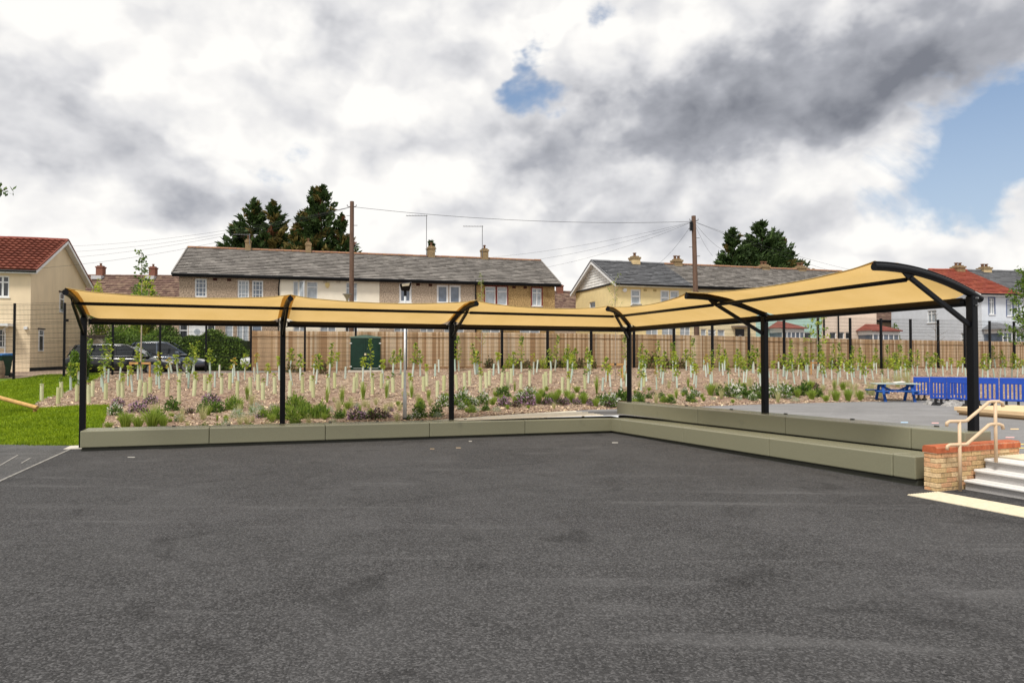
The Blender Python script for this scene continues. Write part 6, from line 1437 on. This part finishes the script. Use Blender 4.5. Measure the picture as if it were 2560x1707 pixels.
def car(name, label, P, rz, paint, roofh=1.44, L=4.5, est=False):
    root = empty(name, P, label, 'car', rz=rz); hl = L / 2; m = paint
    st = [(-hl, .62, .70, .50), (-hl + .12, .66, .92, .30), (-hl + .6, .80, .98, .22), (-1.0, .86, .96, .20), (0, .88, .94, .20), (.7, .87, .93, .20), (1.2, .85, .88, .22), (hl - .5, .80, .76, .24), (hl - .15, .70, .64, .28), (hl, .52, .56, .40)]
    V = []; F = []; k = 9
    for x, hw, zt, zb in st:
        prof = [(-hw * .95, zb), (-hw, zb + (zt - zb) * .35), (-hw * 1.0, zb + (zt - zb) * .72), (-hw * .93, zt - .03), (0, zt + .03), (hw * .93, zt - .03), (hw, zb + (zt - zb) * .72), (hw, zb + (zt - zb) * .35), (hw * .95, zb)]
        V += [(x, y, z) for y, z in prof]
    n = len(st)
    for i in range(n - 1):
        for j in range(k - 1): F.append((i * k + j, i * k + j + 1, (i + 1) * k + j + 1, (i + 1) * k + j))
        F.append((i * k + k - 1, i * k, (i + 1) * k, (i + 1) * k + k - 1))
    F += [tuple(range(k))[::-1], tuple((n - 1) * k + j for j in range(k))]
    F = [tuple(reversed(f)) for f in F]
    mb = MB(); mb.add(V, F); b = mb.build('body', m, root, smooth=True); sub = b.modifiers.new('s', 'SUBSURF'); sub.levels = sub.render_levels = 2
    xr0, xr1 = (-hl + .28, -hl + .55) if est else (-hl + .35, -hl + 1.0)
    def gh(o, z0, z1): return [(xr0, -.72 - o, z0), (1.28, -.74 - o, z0), (1.28, .74 + o, z0), (xr0, .72 + o, z0), (xr1, -.55 - o, z1), (.28, -.58 - o, z1), (.28, .58 + o, z1), (xr1, .55 + o, z1)]
    q = gh(0, .90, roofh - .03); mb = MB(); mb.hexa(q[:4], q[4:]); g = mb.build('windows', mat('car glass', (.012, .015, .018), .05, spec=.7), root)
    xm = (xr1 + .28) / 2
    mb = MB(); rs = [(xr1 - .12, .52, roofh - .06), (xr1 + .3, .58, roofh - .005), (xm + .1, .60, roofh + .015), (.1, .60, roofh - .005), (.36, .57, roofh - .05)]; V = []
    for x, w, z in rs: V += [(x, -w - .03, z - .06), (x, -w, z), (x, 0, z + .03), (x, w, z), (x, w + .03, z - .06)]
    F = []
    for i in range(len(rs) - 1):
        for j in range(4): F.append((i * 5 + j, (i + 1) * 5 + j, (i + 1) * 5 + j + 1, i * 5 + j + 1))
    mb.add(V, F); r = mb.build('roof', m, root, smooth=True); r.modifiers.new('s', 'SUBSURF').render_levels = 2
    for sg in (-1, 1):
        for (x0, z0, x1, z1) in ((1.28, .90, .30, roofh - .05), (xr0, .90, xr1, roofh - .05), (-.1, .9, -.16, roofh - .05)):
            mb = MB(); mb.bar((x0, sg * .745, z0), (x1, sg * .585, z1), .07, .06); mb.build('pillar', m, root)
        mb = MB(); mb.bar((xr0, sg * .75, .915), (1.28, sg * .77, .915), .025, .035); mb.build('chrome_strip', mat('chrome strip', (.55, .56, .58), .25, metal=.8), root)
        for x in (-hl + .85, hl - .85):
            mb = MB(); mb.tube([(x, sg * .68, .32), (x, sg * .885, .32)], .33, 20); w = mb.build('wheel', mat('tyre', (.015, .015, .016), .85), root)
            mb = MB(); mb.tube([(x, sg * .885, .32), (x, sg * .895, .32)], .21, 16); mb.build('rim', mat('alloy rim', (.36, .37, .38), .35, metal=.7), w)
            for a in range(5): c = math.cos(a * 1.2566), math.sin(a * 1.2566); mb = MB(); mb.bar((x, sg * .898, .32), (x + c[0] * .2, sg * .898, .32 + c[1] * .2), .012, .05); mb.build('spoke', MATS['alloy rim'], w)
        mb = MB(); mb.hexa([(hl - .42, sg * .66 - .05, .60), (hl - .04, sg * .5 - .05, .58), (hl - .04, sg * .5 + .05, .58), (hl - .42, sg * .66 + .05, .60)], [(hl - .5, sg * .66 - .05, .74), (hl - .12, sg * .5 - .05, .68), (hl - .12, sg * .5 + .05, .68), (hl - .5, sg * .66 + .05, .74)]); mb.build('headlight', mat('headlight', (.60, .62, .64), .1), root)
        mb = MB(); mb.box(.78, .98, sg * .86 - .1, sg * .86 + .1, .93, 1.07); mb.build('wing_mirror', m, root, bevel=.03)
def carpaint(n, c): return mat(n, c, .28, var=.05, coat=.8, spec=.6)
car('parked_car', 'black estate car parked behind the mesh fence at the left', Vector((-17.95, 31.6, EYE - .93)), R(9), carpaint('black car paint', (.007, .007, .010)), 1.46, 4.7, True)
car('parked_car', 'blue-grey hatchback parked just beyond the black car', Vector((-17.55, 34.4, EYE - .86)), R(11), carpaint('blue grey car paint', (.055, .075, .115)), 1.56, 4.3)
car('parked_car', 'white car whose nose shows between hedge and board fence', Vector((-11.0, 33.6, EYE - .80)), R(192), carpaint('white car paint', (.70, .71, .72)), 1.45, 4.4)

def garden_shed():
    p = at(250, 870, 42); root = empty('garden_shed', Vector((p.x, 42, GZ)), 'weathered grey garden fence and lean-to behind the black car', 'shed'); m = mat('grey timber', (.20, .175, .15), .9, var=.25, vscale=5)
    for k in range(14): mb = MB(); mb.box(-1.9 + k * .27, -1.65 + k * .27, 0, .03, 0, 1.95 + .02 * (k % 2)); mb.build('plank', m, root)
    for z in (1.3, 1.95): mb = MB(); mb.box(-2, 2, -.05, -.005, z, z + .1); mb.build('rail', m, root)
    mb = MB(); mb.hexa([(-.3, -1.5, 1.0), (1.9, -1.5, 1.0), (1.9, -.2, 1.1), (-.3, -.2, 1.1)], [(.6, -1.5, 1.75), (.65, -1.5, 1.75), (.65, -.2, 1.8), (.6, -.2, 1.8)]); mb.build('sloping_roof', mat('shed roof', (.45, .40, .31), .9), root)
    mb = MB(); mb.box(-.1, 1.7, -1.4, -.3, 0, 1.02); mb.build('shed_wall', m, root)
garden_shed()
# timber panel fence with red-brown boards at the foot of the garden
mb = MB(); p = at(225, 880, 37); o = None

# painted dabs on the playground and litter on the court
def dab(x0, x1, y, col, label, hpx=2.2, onf=on_play, name='painted_mark'):
    P = [onf(x0, y - hpx / 2), onf(x1, y - hpx / 2), onf(x1, y + hpx / 2), onf(x0, y + hpx / 2)]
    mb = MB(); mb.add([v + Vector((0, 0, .005)) for v in P], [(3, 2, 1, 0)]); mb.build(name, mat('paint %.2f %.2f %.2f' % col, col, .8, var=.25, vscale=30), label=label, cat='marking')
dab(2252, 2270, 1056, (.40, .58, .75), 'short pale blue painted mark on the playground'); dab(2329, 2347, 1057.5, (.72, .42, .40), 'pink painted mark left of the rightmost post')
dab(2526, 2547, 1072.5, (.78, .56, .30), 'orange painted mark right of the handrail'); dab(2514, 2536, 1093.5, (.66, .38, .36), 'pink painted mark behind the brick wall', 2.6)
dab(2544, 2600, 1110.5, (.72, .58, .18), 'upper yellow painted line at the right edge', 2.); dab(2544, 2600, 1120, (.72, .58, .18), 'lower yellow painted line at the right edge', 2.)
dab(319, 337, 1143, (.40, .39, .37), 'small white painted dash on the court near the left post', 1.8, on_court); dab(1530, 1545, 1106.5, (.40, .39, .37), 'small white painted dash on the court below the corner', 2.2, on_court); dab(1172, 1180, 1103, (.42, .40, .37), 'white scrap on the court below the middle bench', 1.8, on_court, 'paper_scrap'); dab(1140, 1152, 1119.5, (.34, .26, .18), 'tan leaf scrap on the court below the middle bench', 2.0, on_court, 'paper_scrap'); dab(1075, 1086, 1122, (.28, .21, .14), 'brown leaf scrap on the court left of the tan one', 2.0, on_court, 'paper_scrap')
